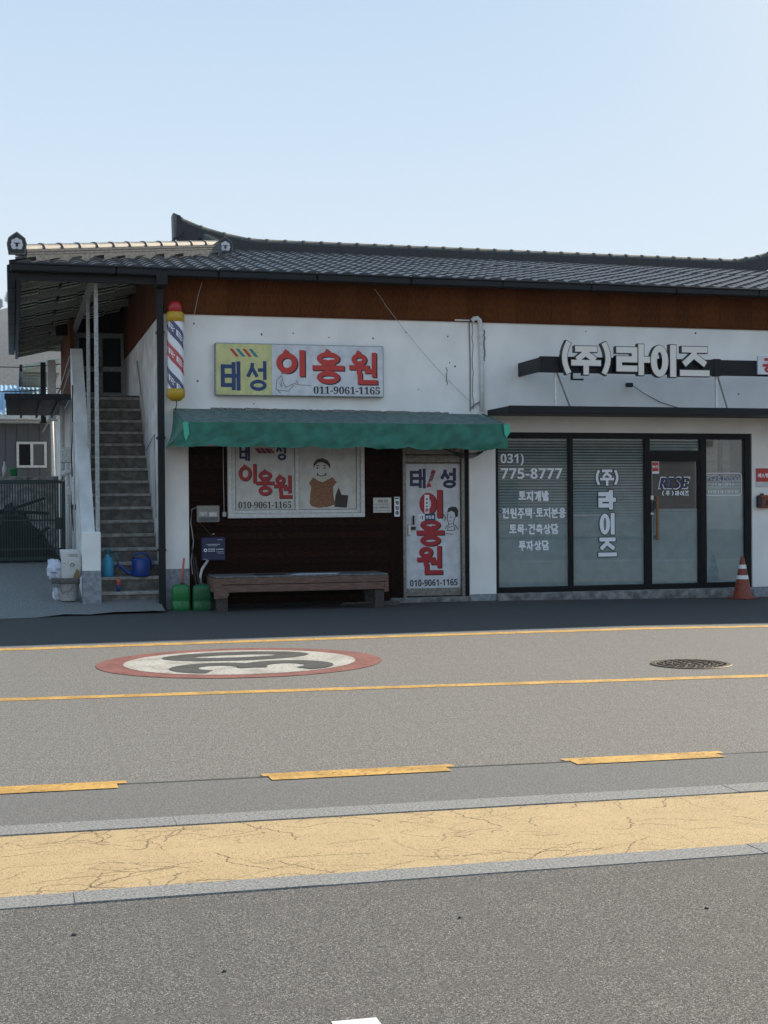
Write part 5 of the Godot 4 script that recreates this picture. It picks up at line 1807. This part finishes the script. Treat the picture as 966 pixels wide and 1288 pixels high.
func make_small_things() -> void:
	var j := jerrycan(Vector3(0.24, 0.0, 0.24), "bright green jerrycan with red spout tube beside the black downspout", M.green_can)
	var st := mb(true)
	tube(st, [Vector3(0.02, 0.41, 0), Vector3(0.03, 0.6, 0.0), Vector3(0.05, 0.79, 0.0)], 0.017, 10)
	build(st, "spout_tube", M.pink, j)
	j = jerrycan(Vector3(0.54, 0.0, 0.36), "darker green jerrycan with clear bent hose, next to the bench leg", M.green_can_dull)
	st = mb(true)
	tube(st, [Vector3(-0.01, 0.41, 0), Vector3(-0.02, 0.52, 0.0), Vector3(0.01, 0.62, -0.03), Vector3(0.11, 0.75, -0.1)], 0.021, 10)
	build(st, "hose", M.clear_tube, j)
	# sticks in the corner
	var k := thing("leaning_sticks", Vector3(0.47, 0.0, 0.1), "two thin pale sticks leaning in the corner behind the jerrycans", "sticks")
	for q in [[0.05, 0.0, -0.03, 0.95], [0.1, 0.05, 0.02, 0.8]]:
		st = mb()
		tube(st, [Vector3(q[0], 0.0, q[1] + 0.08), Vector3(q[2], q[3], -0.1)], 0.011, 6)
		build(st, "stick", M.post_wood, k)
	# electricity meter
	var e := thing("meter_box", Vector3(0.69, 1.33, -0.045), "beige electricity meter box on the dark boarding", "meter box")
	box(e, "case", M.meter, -0.17, 0.17, 0.0, 0.255, 0.0, 0.13, 0.012)
	box(e, "window", M.grey_panel, -0.145, 0.145, 0.02, 0.075, 0.128, 0.133)
	box(e, "dial_plate", M.pvc, -0.14, -0.02, 0.1, 0.16, 0.128, 0.133)
	box(e, "label_plate", M.pane_film, 0.01, 0.13, 0.09, 0.15, 0.128, 0.133)
	box(e, "lid_rim", M.meter, -0.15, 0.15, 0.185, 0.235, 0.128, 0.136, 0.003)
	st = mb()
	tube(st, [Vector3(-0.1, 0.25, 0.02), Vector3(-0.24, 0.2, 0.02), Vector3(-0.26, 0.0, 0.02), Vector3(-0.22, -0.3, 0.02), Vector3(-0.26, -0.6, 0.02), Vector3(-0.24, -0.8, 0.03)], 0.007, 5)
	build(st, "cable", M.pale_cable, e)
	# navy box
	e = thing("navy_utility_box", Vector3(0.765, 0.74, -0.045), "dark navy utility box with small white print below the meter", "utility box")
	box(e, "case", M.navy_box, -0.185, 0.18, 0.0, 0.36, 0.0, 0.145, 0.012)
	st = mb()
	for q in [[-0.11, 0.245, 0.1, 0.008], [-0.09, 0.225, 0.07, 0.006], [0.06, 0.315, 0.14, 0.006], [-0.16, 0.02, -0.1, 0.006], [-0.09, 0.17, 0.02, 0.014], [-0.09, 0.14, 0.02, 0.012], [0.04, 0.165, 0.16, 0.014], [0.04, 0.13, 0.16, 0.006], [0.06, 0.11, 0.16, 0.005]]:
		var x: float = q[0]
		while x < q[2] - 0.01:
			bx(st, x, x + 0.012, q[1], q[1] + q[3], 0.144, 0.147)
			x += 0.019
	ring2(st, Vector2(-0.13, 0.16), 0.02, 0.02, 0.006, 0.147, 0.002)
	build(st, "print", M.vinyl, e)
	box(e, "hook", M.steel, 0.0, 0.025, 0.4, 0.41, 0.0, 0.03)
	st = mb()
	tube(st, [Vector3(0.0, 0.36, 0.03), Vector3(-0.14, 0.52, 0.02), Vector3(-0.22, 0.6, 0.02)], 0.007, 5)
	build(st, "cable", M.cable, e)
	# switch
	e = thing("wall_switch", Vector3(0.945, 1.41, -0.045), "tiny white switch box hanging by a cable beside the window", "switch")
	box(e, "box", M.pvc, -0.03, 0.03, 0.0, 0.075, 0.0, 0.06, 0.006)
	st = mb()
	tube(st, [Vector3(0, 0.07, 0.03), Vector3(-0.005, 0.6, 0.02), Vector3(-0.005, 1.1, 0.01)], 0.006, 5)
	build(st, "cable", M.pale_cable, e)
	# notices
	e = thing("opening_hours_plate", Vector3(3.49, 1.45, -0.035), "cream notice plate with lines of small print left of the door", "notice")
	box(e, "plate", M.pane_film, -0.16, 0.155, 0.0, 0.24, 0.0, 0.012, 0.004)
	st = mb()
	words(st, "영업", -0.085, 0.205, 0.036, 0.042, 0.042, 0.008, 0.0145)
	words(st, "시간", 0.015, 0.205, 0.036, 0.042, 0.042, 0.008, 0.0145)
	for r in [[0.135, 20, 0.012], [0.085, 14, 0.026], [0.035, 17, 0.01]]:
		for i in r[1]:
			var x: float = -0.135 + i * 0.27 / r[1]
			if i % 5 != 3:
				bx(st, x, x + 0.17 / r[1], r[0] - r[2] * 0.5, r[0] + r[2] * rng.randf_range(0.2, 0.6), 0.012, 0.0145)
	build(st, "print", M.line_grey, e)
	e = thing("open_plate", Vector3(3.735, 1.385, -0.02), "narrow white vertical plate with black letters at the door frame", "notice")
	box(e, "plate", M.vinyl, -0.045, 0.045, 0.0, 0.315, 0.0, 0.01, 0.003)
	st = mb()
	var i2 := 0
	for ch in "영업중":
		glyph(st, ch, -0.028, 0.25 - i2 * 0.08, 0.056, 0.06, 0.011, 0.0125)
		i2 += 1
	bx(st, -0.035, 0.03, 0.28, 0.3, 0.01, 0.0122)
	build(st, "lettering", M.ink, e)
	# things on the right pier
	e = thing("security_plate", Vector3(10.23, 1.83, 0.0), "red and white security company plate on the right pier", "plate")
	box(e, "plate", M.sign_white, -0.115, 0.16, 0.0, 0.325, 0.0, 0.012, 0.003)
	box(e, "red_face", M.red, -0.11, 0.155, 0.09, 0.32, 0.01, 0.0145)
	st = mb()
	words(st, "에스원", -0.075, 0.235, 0.06, 0.07, 0.068, 0.012, 0.0165)
	build(st, "lettering", M.vinyl, e)
	e = thing("alarm_box", Vector3(10.24, 1.47, 0.0), "small weathered dark red box on the pier below the security plate", "alarm box")
	box(e, "case", M.cone, -0.11, 0.13, 0.0, 0.22, 0.0, 0.09, 0.012)
	box(e, "slot", M.ink, 0.02, 0.09, 0.04, 0.13, 0.088, 0.093)
	box(e, "hinge", M.ink, -0.125, -0.05, 0.02, 0.2, 0.02, 0.096, 0.004)
	box(e, "knob", M.ink, -0.05, 0.0, 0.22, 0.25, 0.02, 0.06)
	# traffic cone
	var c := thing("traffic_cone", Vector3(9.62, gy(9.62), 0.42), "worn orange traffic cone with two white bands by the glass door", "traffic cone")
	st = mb(true)
	lathe(st, Vector3.ZERO, [[0.175, 0.02], [0.17, 0.03], [0.155, 0.05], [0.03, 0.70], [0.022, 0.715], [0.0, 0.718]], 28)
	build(st, "body", M.cone, c)
	for q in [[0.335, 0.40], [0.51, 0.575]]:
		st = mb(true)
		var r0: float = lerpf(0.155, 0.03, (q[0] - 0.05) / 0.65) + 0.003
		var r1: float = lerpf(0.155, 0.03, (q[1] - 0.05) / 0.65) + 0.003
		lathe(st, Vector3.ZERO, [[r0, q[0]], [r1, q[1]]], 28)
		build(st, "band", M.reflect, c)
	var base := box(c, "base", M.cone, -0.2, 0.2, 0.0, 0.028, -0.2, 0.2, 0.012)
	base.rotation.y = 0.5
	# manhole
	var mh := thing("manhole_cover", Vector3(4.19, 0.0, 9.03), "rusty round manhole cover set in the asphalt lane", "manhole cover")
	st = mb()
	lathe(st, Vector3.ZERO, [[0.395, 0.004], [0.385, 0.010], [0.345, 0.011], [0.338, 0.002]], 44)
	build(st, "frame", M.iron, mh)
	st = mb()
	lathe(st, Vector3.ZERO, [[0.334, 0.004], [0.0, 0.0045]], 44)
	build(st, "lid", M.mark_dark, mh)
	for ring in [[0.30, 20, 0.05], [0.225, 15, 0.05], [0.15, 10, 0.05], [0.075, 5, 0.05]]:
		for i in ring[1]:
			var a: float = TAU * i / ring[1] + ring[0] * 9.0
			var s := mb()
			bx(s, -0.03, 0.03, 0.004, 0.013, -0.017, 0.017)
			var o := build(s, "stud", M.iron, mh)
			o.position = Vector3(cos(a) * ring[0], 0, sin(a) * ring[0])
			o.rotation.y = -a + PI * 0.5 + 0.5
	# stair clutter
	var wcan := thing("watering_can", Vector3(-0.30, 0.497, -0.42), "blue plastic watering can on the second stair step", "watering can")
	st = mb(true)
	lathe(st, Vector3.ZERO, [[0.0, 0.0], [0.135, 0.0], [0.142, 0.02], [0.14, 0.25], [0.13, 0.27], [0.09, 0.285], [0.0, 0.285]], 26)
	build(st, "body", M.blue_can, wcan)
	st = mb(true)
	tube(st, [Vector3(-0.12, 0.05, 0.02), Vector3(-0.2, 0.06, 0.02), Vector3(-0.29, 0.14, 0.02), Vector3(-0.37, 0.2, 0.02)], 0.035, 10, 0.02)
	build(st, "spout", M.blue_can, wcan)
	st = mb(true)
	tube(st, [Vector3(-0.11, 0.27, 0), Vector3(-0.1, 0.34, 0), Vector3(0.0, 0.36, 0), Vector3(0.1, 0.34, 0), Vector3(0.16, 0.25, 0), Vector3(0.15, 0.12, 0)], 0.017, 8)
	build(st, "handle", M.blue_can, wcan)
	var sp := thing("pressure_sprayer", Vector3(-0.80, 0.497, -0.46), "light blue garden sprayer bottle standing on the steps", "sprayer")
	st = mb(true)
	lathe(st, Vector3.ZERO, [[0.0, 0.0], [0.08, 0.0], [0.09, 0.03], [0.09, 0.22], [0.07, 0.28], [0.035, 0.31], [0.035, 0.35], [0.0, 0.35]], 22)
	build(st, "bottle", M.cyan, sp)
	box(sp, "pump_handle", M.teal, -0.06, 0.06, 0.40, 0.43, -0.02, 0.02, 0.008)
	st = mb(true)
	tube(st, [Vector3(0, 0.34, 0), Vector3(0, 0.41, 0)], 0.014, 8)
	tube(st, [Vector3(0.02, 0.33, 0), Vector3(0.12, 0.36, 0.02), Vector3(0.16, 0.28, 0.03), Vector3(0.15, 0.2, 0.03)], 0.013, 8)
	build(st, "nozzle_pipe", M.teal, sp)
	var can := thing("spray_can", Vector3(-0.66, 0.281, -0.2), "small spray can with white and red label on the lowest step", "spray can")
	st = mb(true)
	lathe(st, Vector3.ZERO, [[0.0, 0.0], [0.032, 0.0], [0.033, 0.1], [0.0, 0.1]], 16)
	build(st, "lower_body", M.navy, can)
	st = mb(true)
	lathe(st, Vector3.ZERO, [[0.0, 0.1], [0.033, 0.1], [0.033, 0.17], [0.02, 0.19], [0.016, 0.22], [0.0, 0.22]], 16)
	build(st, "upper_body", M.pink, can)
	# clutter left of the newel
	var dy := drive_y(-0.2)
	var bk := thing("white_bucket", Vector3(-1.40, dy, -0.2), "dirty white plastic bucket on the driveway under a board", "bucket")
	st = mb(true)
	lathe(st, Vector3.ZERO, [[0.0, 0.0], [0.125, 0.0], [0.13, 0.01], [0.155, 0.24], [0.163, 0.245], [0.163, 0.265], [0.15, 0.265], [0.13, 0.03], [0.0, 0.03]], 28)
	build(st, "pail", M.bucket, bk)
	st = mb(true)
	tube(st, [Vector3(-0.15, 0.22, 0.04), Vector3(-0.1, 0.12, 0.14), Vector3(0.0, 0.16, 0.17), Vector3(0.06, 0.22, 0.155)], 0.006, 6)
	build(st, "bail", M.line_grey, bk)
	var bd := thing("wooden_board", Vector3(-1.44, dy + 0.267, -0.2), "grey wooden board lying across the white bucket", "board")
	box(bd, "plank", M.plank, -0.22, 0.20, 0.0, 0.075, -0.2, 0.2, 0.008)
	var ct := thing("paper_sack", Vector3(-1.37, dy + 0.343, -0.22), "stained white sack with small print on the wooden board", "sack")
	st = mb(true)
	var sack := [[0.0, 0.9], [0.05, 1.0], [0.25, 1.0], [0.38, 0.96], [0.43, 0.9]]
	var prev := []
	for q in sack:
		var ringp := []
		for a in 16:
			var an := TAU * a / 16
			var c2 := cos(an)
			var s2 := sin(an)
			ringp.append(Vector3(signf(c2) * pow(absf(c2), 0.5) * 0.155 * q[1] + 0.02 * sin(q[0] * 9.0), q[0], signf(s2) * pow(absf(s2), 0.5) * 0.11 * q[1]))
		if prev.size():
			for a in 16:
				quad(st, prev[(a + 1) % 16], prev[a], ringp[a], ringp[(a + 1) % 16])
		prev = ringp
	for a in range(1, 15):
		tri(st, prev[0], prev[a + 1], prev[a])
	build(st, "body", M.carton, ct)
	st = mb()
	ring2(st, Vector2(0.02, 0.2), 0.03, 0.022, 0.007, 0.117, 0.002, 14)
	for y in [0.33, 0.355, 0.22]:
		bx(st, -0.03 if y > 0.3 else -0.12, 0.1 if y > 0.3 else -0.08, y, y + 0.007, 0.112, 0.117)
	build(st, "print", M.line_grey, ct)
	st = mb()
	prism(st, PackedVector2Array([Vector2(0.03, 0.01), Vector2(0.11, 0.01), Vector2(0.12, 0.1), Vector2(0.09, 0.14), Vector2(0.05, 0.07)]), 0.11, 0.1165)
	build(st, "stain", M.stain, ct)
	for q in [[-1.60, 0.35, 0.13, "crumpled pale blue plastic bag behind the white sack"], [-1.57, 0.03, 0.08, "small crumpled plastic bag on the ground left of the bucket"]]:
		var bg := thing("plastic_bag", Vector3(q[0], dy + q[1] - 0.01, -0.25), q[3], "plastic bag", "plastic bags at the stair wall")
		st = mb(false)
		var nz := noise(1.0, 310, 2)
		for u in 9:
			for v in 12:
				var f := func(a: int, bb: int) -> Vector3:
					var th := PI * a / 9.0
					var ph := TAU * bb / 12.0
					var dir := Vector3(sin(th) * cos(ph), cos(th), sin(th) * sin(ph))
					var rr: float = q[2] * (1.0 + 0.55 * nz.get_noise_3dv(dir * 3.1 + Vector3(q[0], 0, 0)))
					return dir * rr * Vector3(1.0, 1.15, 0.7) + Vector3(0, q[2], 0)
				quad(st, f.call(u + 1, v), f.call(u, v), f.call(u, v + 1), f.call(u + 1, v + 1))
		build(st, "bag", M.bag, bg)

# ---------------------------------------------------------------- left yard and far things
func make_yard() -> void:
	var g := thing("yard_gate", Vector3(-2.4, 0.62, -3.0), "dark green barred steel gate across the driveway", "gate")
	box(g, "top_rail", M.gate, -1.6, 1.06, 1.36, 1.42, -0.03, 0.03, 0.005)
	box(g, "bottom_rail", M.gate, -1.6, 1.06, 0.05, 0.11, -0.03, 0.03, 0.005)
	box(g, "lower_rail", M.gate, -1.6, 1.0, 0.23, 0.26, -0.02, 0.02)
	box(g, "stile", M.gate, 1.0, 1.06, 0.11, 1.36, -0.03, 0.03, 0.005)
	box(g, "middle_rail", M.gate, -1.6, 1.0, 0.72, 0.75, -0.02, 0.02)
	for i in 59:
		var x := -1.58 + i * 0.044
		if x < 0.99:
			box(g, "bar", M.gate, x, x + 0.018, 0.11, 1.36, -0.009, 0.009)
	box(g, "lock_box", M.gate, 0.9, 1.0, 0.58, 0.78, -0.04, 0.05, 0.008)
	# heap under a tarpaulin behind the gate
	var t := thing("covered_heap", Vector3(-2.35, 0.62, -4.2), "dark heap covered with tarpaulin behind the gate", "heap")
	var st := mb(false)
	var nz := noise(0.8, 401, 4)
	var n := 16
	var gr := []
	for i in n + 1:
		var line := []
		for k in n + 1:
			var u := float(i) / n * 2.0 - 1.0
			var v := float(k) / n * 2.0 - 1.0
			var y := maxf(0.0, (1.0 - pow(absf(u), 2.2)) * (1.0 - pow(absf(v), 2.5))) * 0.9 * (0.85 + 0.5 * nz.get_noise_2d(u * 2.0, v * 2.0)) + 0.03 * nz.get_noise_2d(u * 9.0, v * 9.0)
			line.append(Vector3(u * 0.95, y, v * 0.7))
		gr.append(line)
	for i in n:
		for k in n:
			quad(st, gr[i][k + 1], gr[i + 1][k + 1], gr[i + 1][k], gr[i][k])
	build(st, "tarpaulin", M.tarp, t)
	for q in [[-0.4, 0.75, 0.7, 1.12], [-0.1, 0.9, 0.75, 0.85], [0.2, 0.2, 0.75, 0.6]]:
		st = mb()
		tube(st, [Vector3(q[0], q[1], 0.5), Vector3(q[2], q[3], 0.3)], 0.03, 6)
		build(st, "pole", M.tarp, t)
	# low concrete wall behind the gate with pots on it
	var lw := thing("low_wall", Vector3(-2.6, 0.62, -7.6), "low grey concrete wall behind the gate below the grey house", "wall")
	box(lw, "wall", M.concrete, -3.0, 1.3, 0.0, 1.58, -0.2, 0.0, 0.01)
	for q in [[0.42, 0.09, "green plant pot on the low concrete wall, right of a white bottle", M.green_can], [0.24, 0.05, "pale bottle standing on the low concrete wall beside a green pot", M.pvc]]:
		var p := thing("plant_pot" if q[1] > 0.08 else "bottle", Vector3(-2.6 + q[0], 2.2, -7.68), q[2], "pot" if q[1] > 0.08 else "bottle")
		st = mb(true)
		if q[1] > 0.08:
			lathe(st, Vector3.ZERO, [[0.0, 0.0], [0.06, 0.0], [0.085, 0.13], [0.095, 0.14], [0.095, 0.16], [0.08, 0.16], [0.06, 0.05], [0.0, 0.05]], 18)
		else:
			lathe(st, Vector3.ZERO, [[0.0, 0.0], [0.04, 0.0], [0.045, 0.15], [0.02, 0.24], [0.018, 0.3], [0.0, 0.3]], 14)
		build(st, "body", q[3], p)
	# grey metal house
	var h := thing("grey_house", Vector3(-2.6, 0.6, -14.0), "small grey metal panelled house with white window and light blue roof", "house")
	box(h, "wall", M.grey_panel, -3.0, 1.33, 0.0, 3.1, -4.0, -0.02)
	for i in 16:
		var x := -3.0 + i * 0.27
		box(h, "panel", M.grey_panel, x, x + 0.262, 0.0, 3.08, -0.02, 0.015 + 0.006 * (i % 2), 0.006)
	box(h, "eave_board", M.pale_metal, -3.1, 1.38, 3.02, 3.1, 0.0, 0.42, 0.006)
	box(h, "gutter", M.white_paint, -3.1, 1.4, 3.1, 3.19, 0.38, 0.5, 0.01)
	var cst := mb()
	for i in 40:
		var xa := -3.1 + i * 0.115
		for hf in 2:
			var x0 := xa + hf * 0.0575
			var ya := 0.035 if hf == 0 else 0.0
			var yb := 0.0 if hf == 0 else 0.035
			quad(cst, Vector3(x0, 3.2 + ya, 0.5), Vector3(x0 + 0.0575, 3.2 + yb, 0.5), Vector3(x0 + 0.0575, 4.25 + yb, -3.6), Vector3(x0, 4.25 + ya, -3.6))
	build(cst, "roof", M.blue_roof, h)
	var w := Node3D.new()
	w.name = "window"
	h.add_child(w)
	for q in [[0.5, 1.22, 1.94, 2.0], [0.5, 1.22, 2.52, 2.58], [0.5, 0.56, 2.0, 2.52], [1.16, 1.22, 2.0, 2.52], [0.83, 0.9, 2.0, 2.52]]:
		box(w, "frame", M.white_paint, q[0], q[1], q[2], q[3], 0.02, 0.07, 0.005)
	box(w, "pane", M.black_frame, 0.56, 0.83, 2.0, 2.52, 0.024, 0.034)
	box(w, "pane", M.grey_panel, 0.9, 1.16, 2.0, 2.52, 0.024, 0.04)
	var pp := thing("white_gutter_pipe", Vector3(-1.2, 0.62, -13.6), "white downpipe at the corner of the grey house", "downpipe")
	st = mb(true)
	tube(st, [Vector3(0.0, 0.0, 0.0), Vector3(-0.02, 1.6, 0.0), Vector3(-0.06, 3.15, 0.0)], 0.04, 10)
	build(st, "pipe", M.white_paint, pp)
	# side canopy over the yard
	var c := thing("side_canopy", Vector3(-1.25, 3.43, -5.2), "black flat canopy fixed to the left stair wall", "canopy")
	box(c, "roof", M.black_metal, -1.06, 0.0, 0.0, 0.06, -2.4, 2.2, 0.006)
	box(c, "front_fascia", M.black_metal, -1.08, 0.02, -0.03, 0.075, 2.2, 2.24, 0.005)
	for x in [-0.8, -0.5, -0.2]:
		box(c, "rib", M.gutter, x, x + 0.04, -0.06, 0.0, -2.4, 2.2)
	# rear eave lower than the main roof
	var r := thing("rear_eave", Vector3(-1.6, 4.4, -15.0), "lower tiled eave of the building behind the main roof corner", "eave")
	st = mb()
	hexa(st, [Vector3(-0.35, 0.42, 2.4), Vector3(0.5, 0.62, 2.4), Vector3(0.5, 0.62, -2.2), Vector3(-0.35, 0.42, -2.2), Vector3(-0.35, 0.52, 2.4), Vector3(0.5, 0.72, 2.4), Vector3(0.5, 0.72, -2.2), Vector3(-0.35, 0.52, -2.2)])
	build(st, "slab", M.soffit_green[0], r)
	box(r, "edge", M.gutter, -0.42, -0.352, 0.38, 0.54, -2.2, 2.4)
	for i in 6:
		box(r, "rafter", M.rafter, -0.34, 0.5, 0.36, 0.415, -1.9 + i * 0.75, -1.82 + i * 0.75)
	for q in [[-1.34, -10.6, 3.5, 1.35, 0.09, M.white_paint, "thick white column at the rear corner beyond the stair parapet"], [-1.50, -11.6, 3.5, 1.4, 0.06, M.black_metal, "thin dark column at the rear corner beyond the stair parapet"]]:
		var p := thing("rear_column", Vector3(q[0], q[2], q[1]), q[6], "column")
		box(p, "shaft", q[5], -q[4], q[4], 0.0, q[3], -q[4], q[4], 0.006)
		box(p, "foot", q[5], -q[4] - 0.03, q[4] + 0.03, 0.0, 0.03, -q[4] - 0.03, q[4] + 0.03)
	var rl := thing("stair_railing", Vector3(-1.2, 3.5, -6.5), "thin grey handrail running back from the stair parapet", "railing")
	for y in [0.55, 0.3]:
		st = mb(true)
		tube(st, [Vector3(0.0, y + 0.2, 2.6), Vector3(-0.06, y - 0.1, -0.5), Vector3(-0.3, y - 0.45, -6.0)], 0.02, 6)
		build(st, "rail", M.pale_metal, rl)
	# overhead wires at the left
	var k := 0
	for q in [[4.80, 4.82, -12.0, 0.012, M.cable, "dark overhead wire at upper left, level with the roof corner"], [6.0, 5.4, -26.0, 0.018, M.pvc, "pale overhead wire below the dark one at left"], [5.75, 5.2, -26.0, 0.015, M.pvc, "lower of the two pale overhead wires at left"], [4.15, 4.3, -12.5, 0.014, M.cable, "dark overhead wire just above the light blue roof"]]:
		var w2 := thing("overhead_wire", Vector3(-2.0, q[0], q[2]), q[5], "wire", "overhead wires at left")
		st = mb()
		tube(st, [Vector3(-22, 0.6, 0), Vector3(-6, 0.0, 0), Vector3(0, q[1] - q[0], 0), Vector3(1.5, q[1] - q[0] + 0.1, 0.5)], q[3], 5)
		build(st, "wire", q[4], w2)
		k += 1

var hill_noise: FastNoiseLite
func hill_y(x: float, z: float) -> float:
	var t := (-750.0 - z) / 1750.0
	return 258.0 * sin(minf(1.0, t * 1.5) * PI * 0.5) * (0.62 + 0.30 * cos(x * 0.0022 + 0.3) + 0.15 * hill_noise.get_noise_2d(x, z)) - 3.0

func make_far() -> void:
	# wooded hill
	var st := mb(true)
	hill_noise = noise(0.0035, 501, 4)
	var g := []
	for i in 61:
		var line := []
		for k in 15:
			var x := lerpf(-1750.0, 1750.0, i / 60.0)
			var z := lerpf(-750.0, -2500.0, k / 14.0)
			line.append(Vector3(x, hill_y(x, z), z))
		g.append(line)
	for i in 60:
		for k in 14:
			quad(st, g[i][k], g[i + 1][k], g[i + 1][k + 1], g[i][k + 1])
	structure(build(st, "hill", M.hill))
	# bare trees on the slope behind the roof corner
	var spots := [[-8.0, -1940.0, 30.0, 20.0], [-22.0, -1930.0, 27.0, 20.0], [6.0, -1945.0, 25.0, 18.0], [-38.0, -1940.0, 27.0, 20.0], [-4.0, -1780.0, 24.0, 18.0], [-14.0, -1690.0, 22.0, 18.0]]
	var names := ["tallest hazy bare tree on the far hill beyond the roof corner", "broad hazy bare tree on the far hill, left of the tallest", "hazy bare tree on the far hill, partly behind the roof corner", "leftmost hazy bare tree on the far hill", "small hazy tree low on the far slope behind the roof", "lowest hazy tree on the far slope, in front of the tallest"]
	for i in spots.size():
		var q: Array = spots[i]
		var t := thing("bare_tree", Vector3(q[0], hill_y(q[0], q[1]) - 0.2, q[1]), names[i], "tree", "trees on the far hill")
		st = mb(true)
		tube(st, [Vector3.ZERO, Vector3(0.3, q[2] * 0.45, 0.1), Vector3(0.1, q[2] * 0.95, 0)], 0.8, 7, 0.15)
		build(st, "trunk", M.bark, t)
		st = mb(true)
		for k in 150:
			var a := rng.randf() * TAU
			var f := rng.randf_range(0.25, 0.95)
			var base := Vector3(0.2, q[2] * f * 0.8, 0.05)
			var out: Vector3 = Vector3(cos(a), rng.randf_range(0.35, 1.1), sin(a)).normalized() * q[3] * 0.5 * rng.randf_range(0.4, 1.0) * (1.15 - f * 0.6)
			var mid: Vector3 = base + out * 0.5 + Vector3(rng.randf_range(-0.4, 0.4), 0.2, rng.randf_range(-0.4, 0.4))
			tube(st, [base, mid, base + out], 0.22, 4, 0.08)
			for j in 3:
				var e: Vector3 = mid + Vector3(rng.randf_range(-2.6, 2.6), rng.randf_range(0.2, 3.2), rng.randf_range(-2.6, 2.6))
				tube(st, [mid, e], 0.15, 3, 0.06)
		build(st, "crown", M.twig, t)

# ---------------------------------------------------------------- across the street, mirrored in the shop glass
func make_opposite() -> void:
	var h := thing("opposite_house", Vector3(14.0, 0.0, 40.0), "pale low house across the street, mirrored in the shop glass", "house")
	box(h, "wall", M.concrete, -9.0, 16.0, 0.0, 4.2, 0.0, 6.0)
	box(h, "roof", M.tile, -9.6, 16.6, 4.2, 4.5, -0.7, 6.6)
	for x in [-7.0, -3.2, 1.0, 5.0, 9.5]:
		var w := box(h, "window", M.black_frame, x, x + 1.9, 1.0, 2.6, -0.03, 0.02)
		box(w, "frame", M.white_paint, x - 0.08, x + 1.98, 0.92, 0.998, -0.05, 0.02)

# ---------------------------------------------------------------- scene
func _ready() -> void:
	rng.seed = 7
	var cam := Camera3D.new()
	cam.name = "camera"
	add_child(cam)
	cam.fov = 2.0 * rad_to_deg(atan(644.0 / 1750.0))
	cam.far = 6000.0
	var yaw := deg_to_rad(15.0)
	var pitch := -atan((644.0 - 633.0) / 1750.0)
	var roll := 0.0075
	var fw := Vector3(sin(yaw) * cos(pitch), sin(pitch), -cos(yaw) * cos(pitch))
	var r0 := Vector3(cos(yaw), 0, sin(yaw))
	var u0 := r0.cross(fw)
	var right := r0 * cos(roll) - u0 * sin(roll)
	var up := u0 * cos(roll) + r0 * sin(roll)
	cam.transform = Transform3D(Basis(right, up, -fw), Vector3(-2.227, 1.6, 21.4))
	var env := Environment.new()
	env.background_mode = Environment.BG_SKY
	var sky := Sky.new()
	var sm := ProceduralSkyMaterial.new()
	sm.sky_top_color = lin(0.17, 0.325, 0.525)
	sm.sky_horizon_color = lin(0.655, 0.70, 0.725)
	sm.sky_curve = 0.26
	sm.sky_energy_multiplier = 1.0
	sm.ground_bottom_color = lin(0.2, 0.19, 0.18)
	sm.ground_horizon_color = lin(0.5, 0.52, 0.54)
	sm.sun_angle_max = 62.0
	sm.sun_curve = 0.26
	sky.sky_material = sm
	env.sky = sky
	env.tonemap_mode = Environment.TONE_MAPPER_LINEAR
	env.tonemap_exposure = 1.52
	env.fog_enabled = true
	env.fog_density = 0.00016
	env.fog_light_color = Color(0.86, 0.91, 0.96)
	env.sdfgi_enabled = true
	env.ssao_enabled = true
	env.ssil_enabled = true
	var we := WorldEnvironment.new()
	we.name = "world_environment"
	we.environment = env
	add_child(we)
	var sun := DirectionalLight3D.new()
	sun.name = "sun"
	add_child(sun)
	var az := deg_to_rad(55.0)
	var el := atan(1.14 * cos(az))
	var to_sun := Vector3(sin(az) * cos(el), sin(el), -cos(az) * cos(el))
	sun.look_at_from_position(to_sun * 50.0, Vector3.ZERO, Vector3.UP)
	sun.light_energy = 1.28
	sun.light_color = Color(1.0, 0.93, 0.82)
	sun.light_angular_distance = 0.5
	sun.shadow_enabled = true
	materials()
	make_ground()
	make_building()
	make_stairs()
	make_yard()
	make_far()
	make_opposite()
	make_front_things()
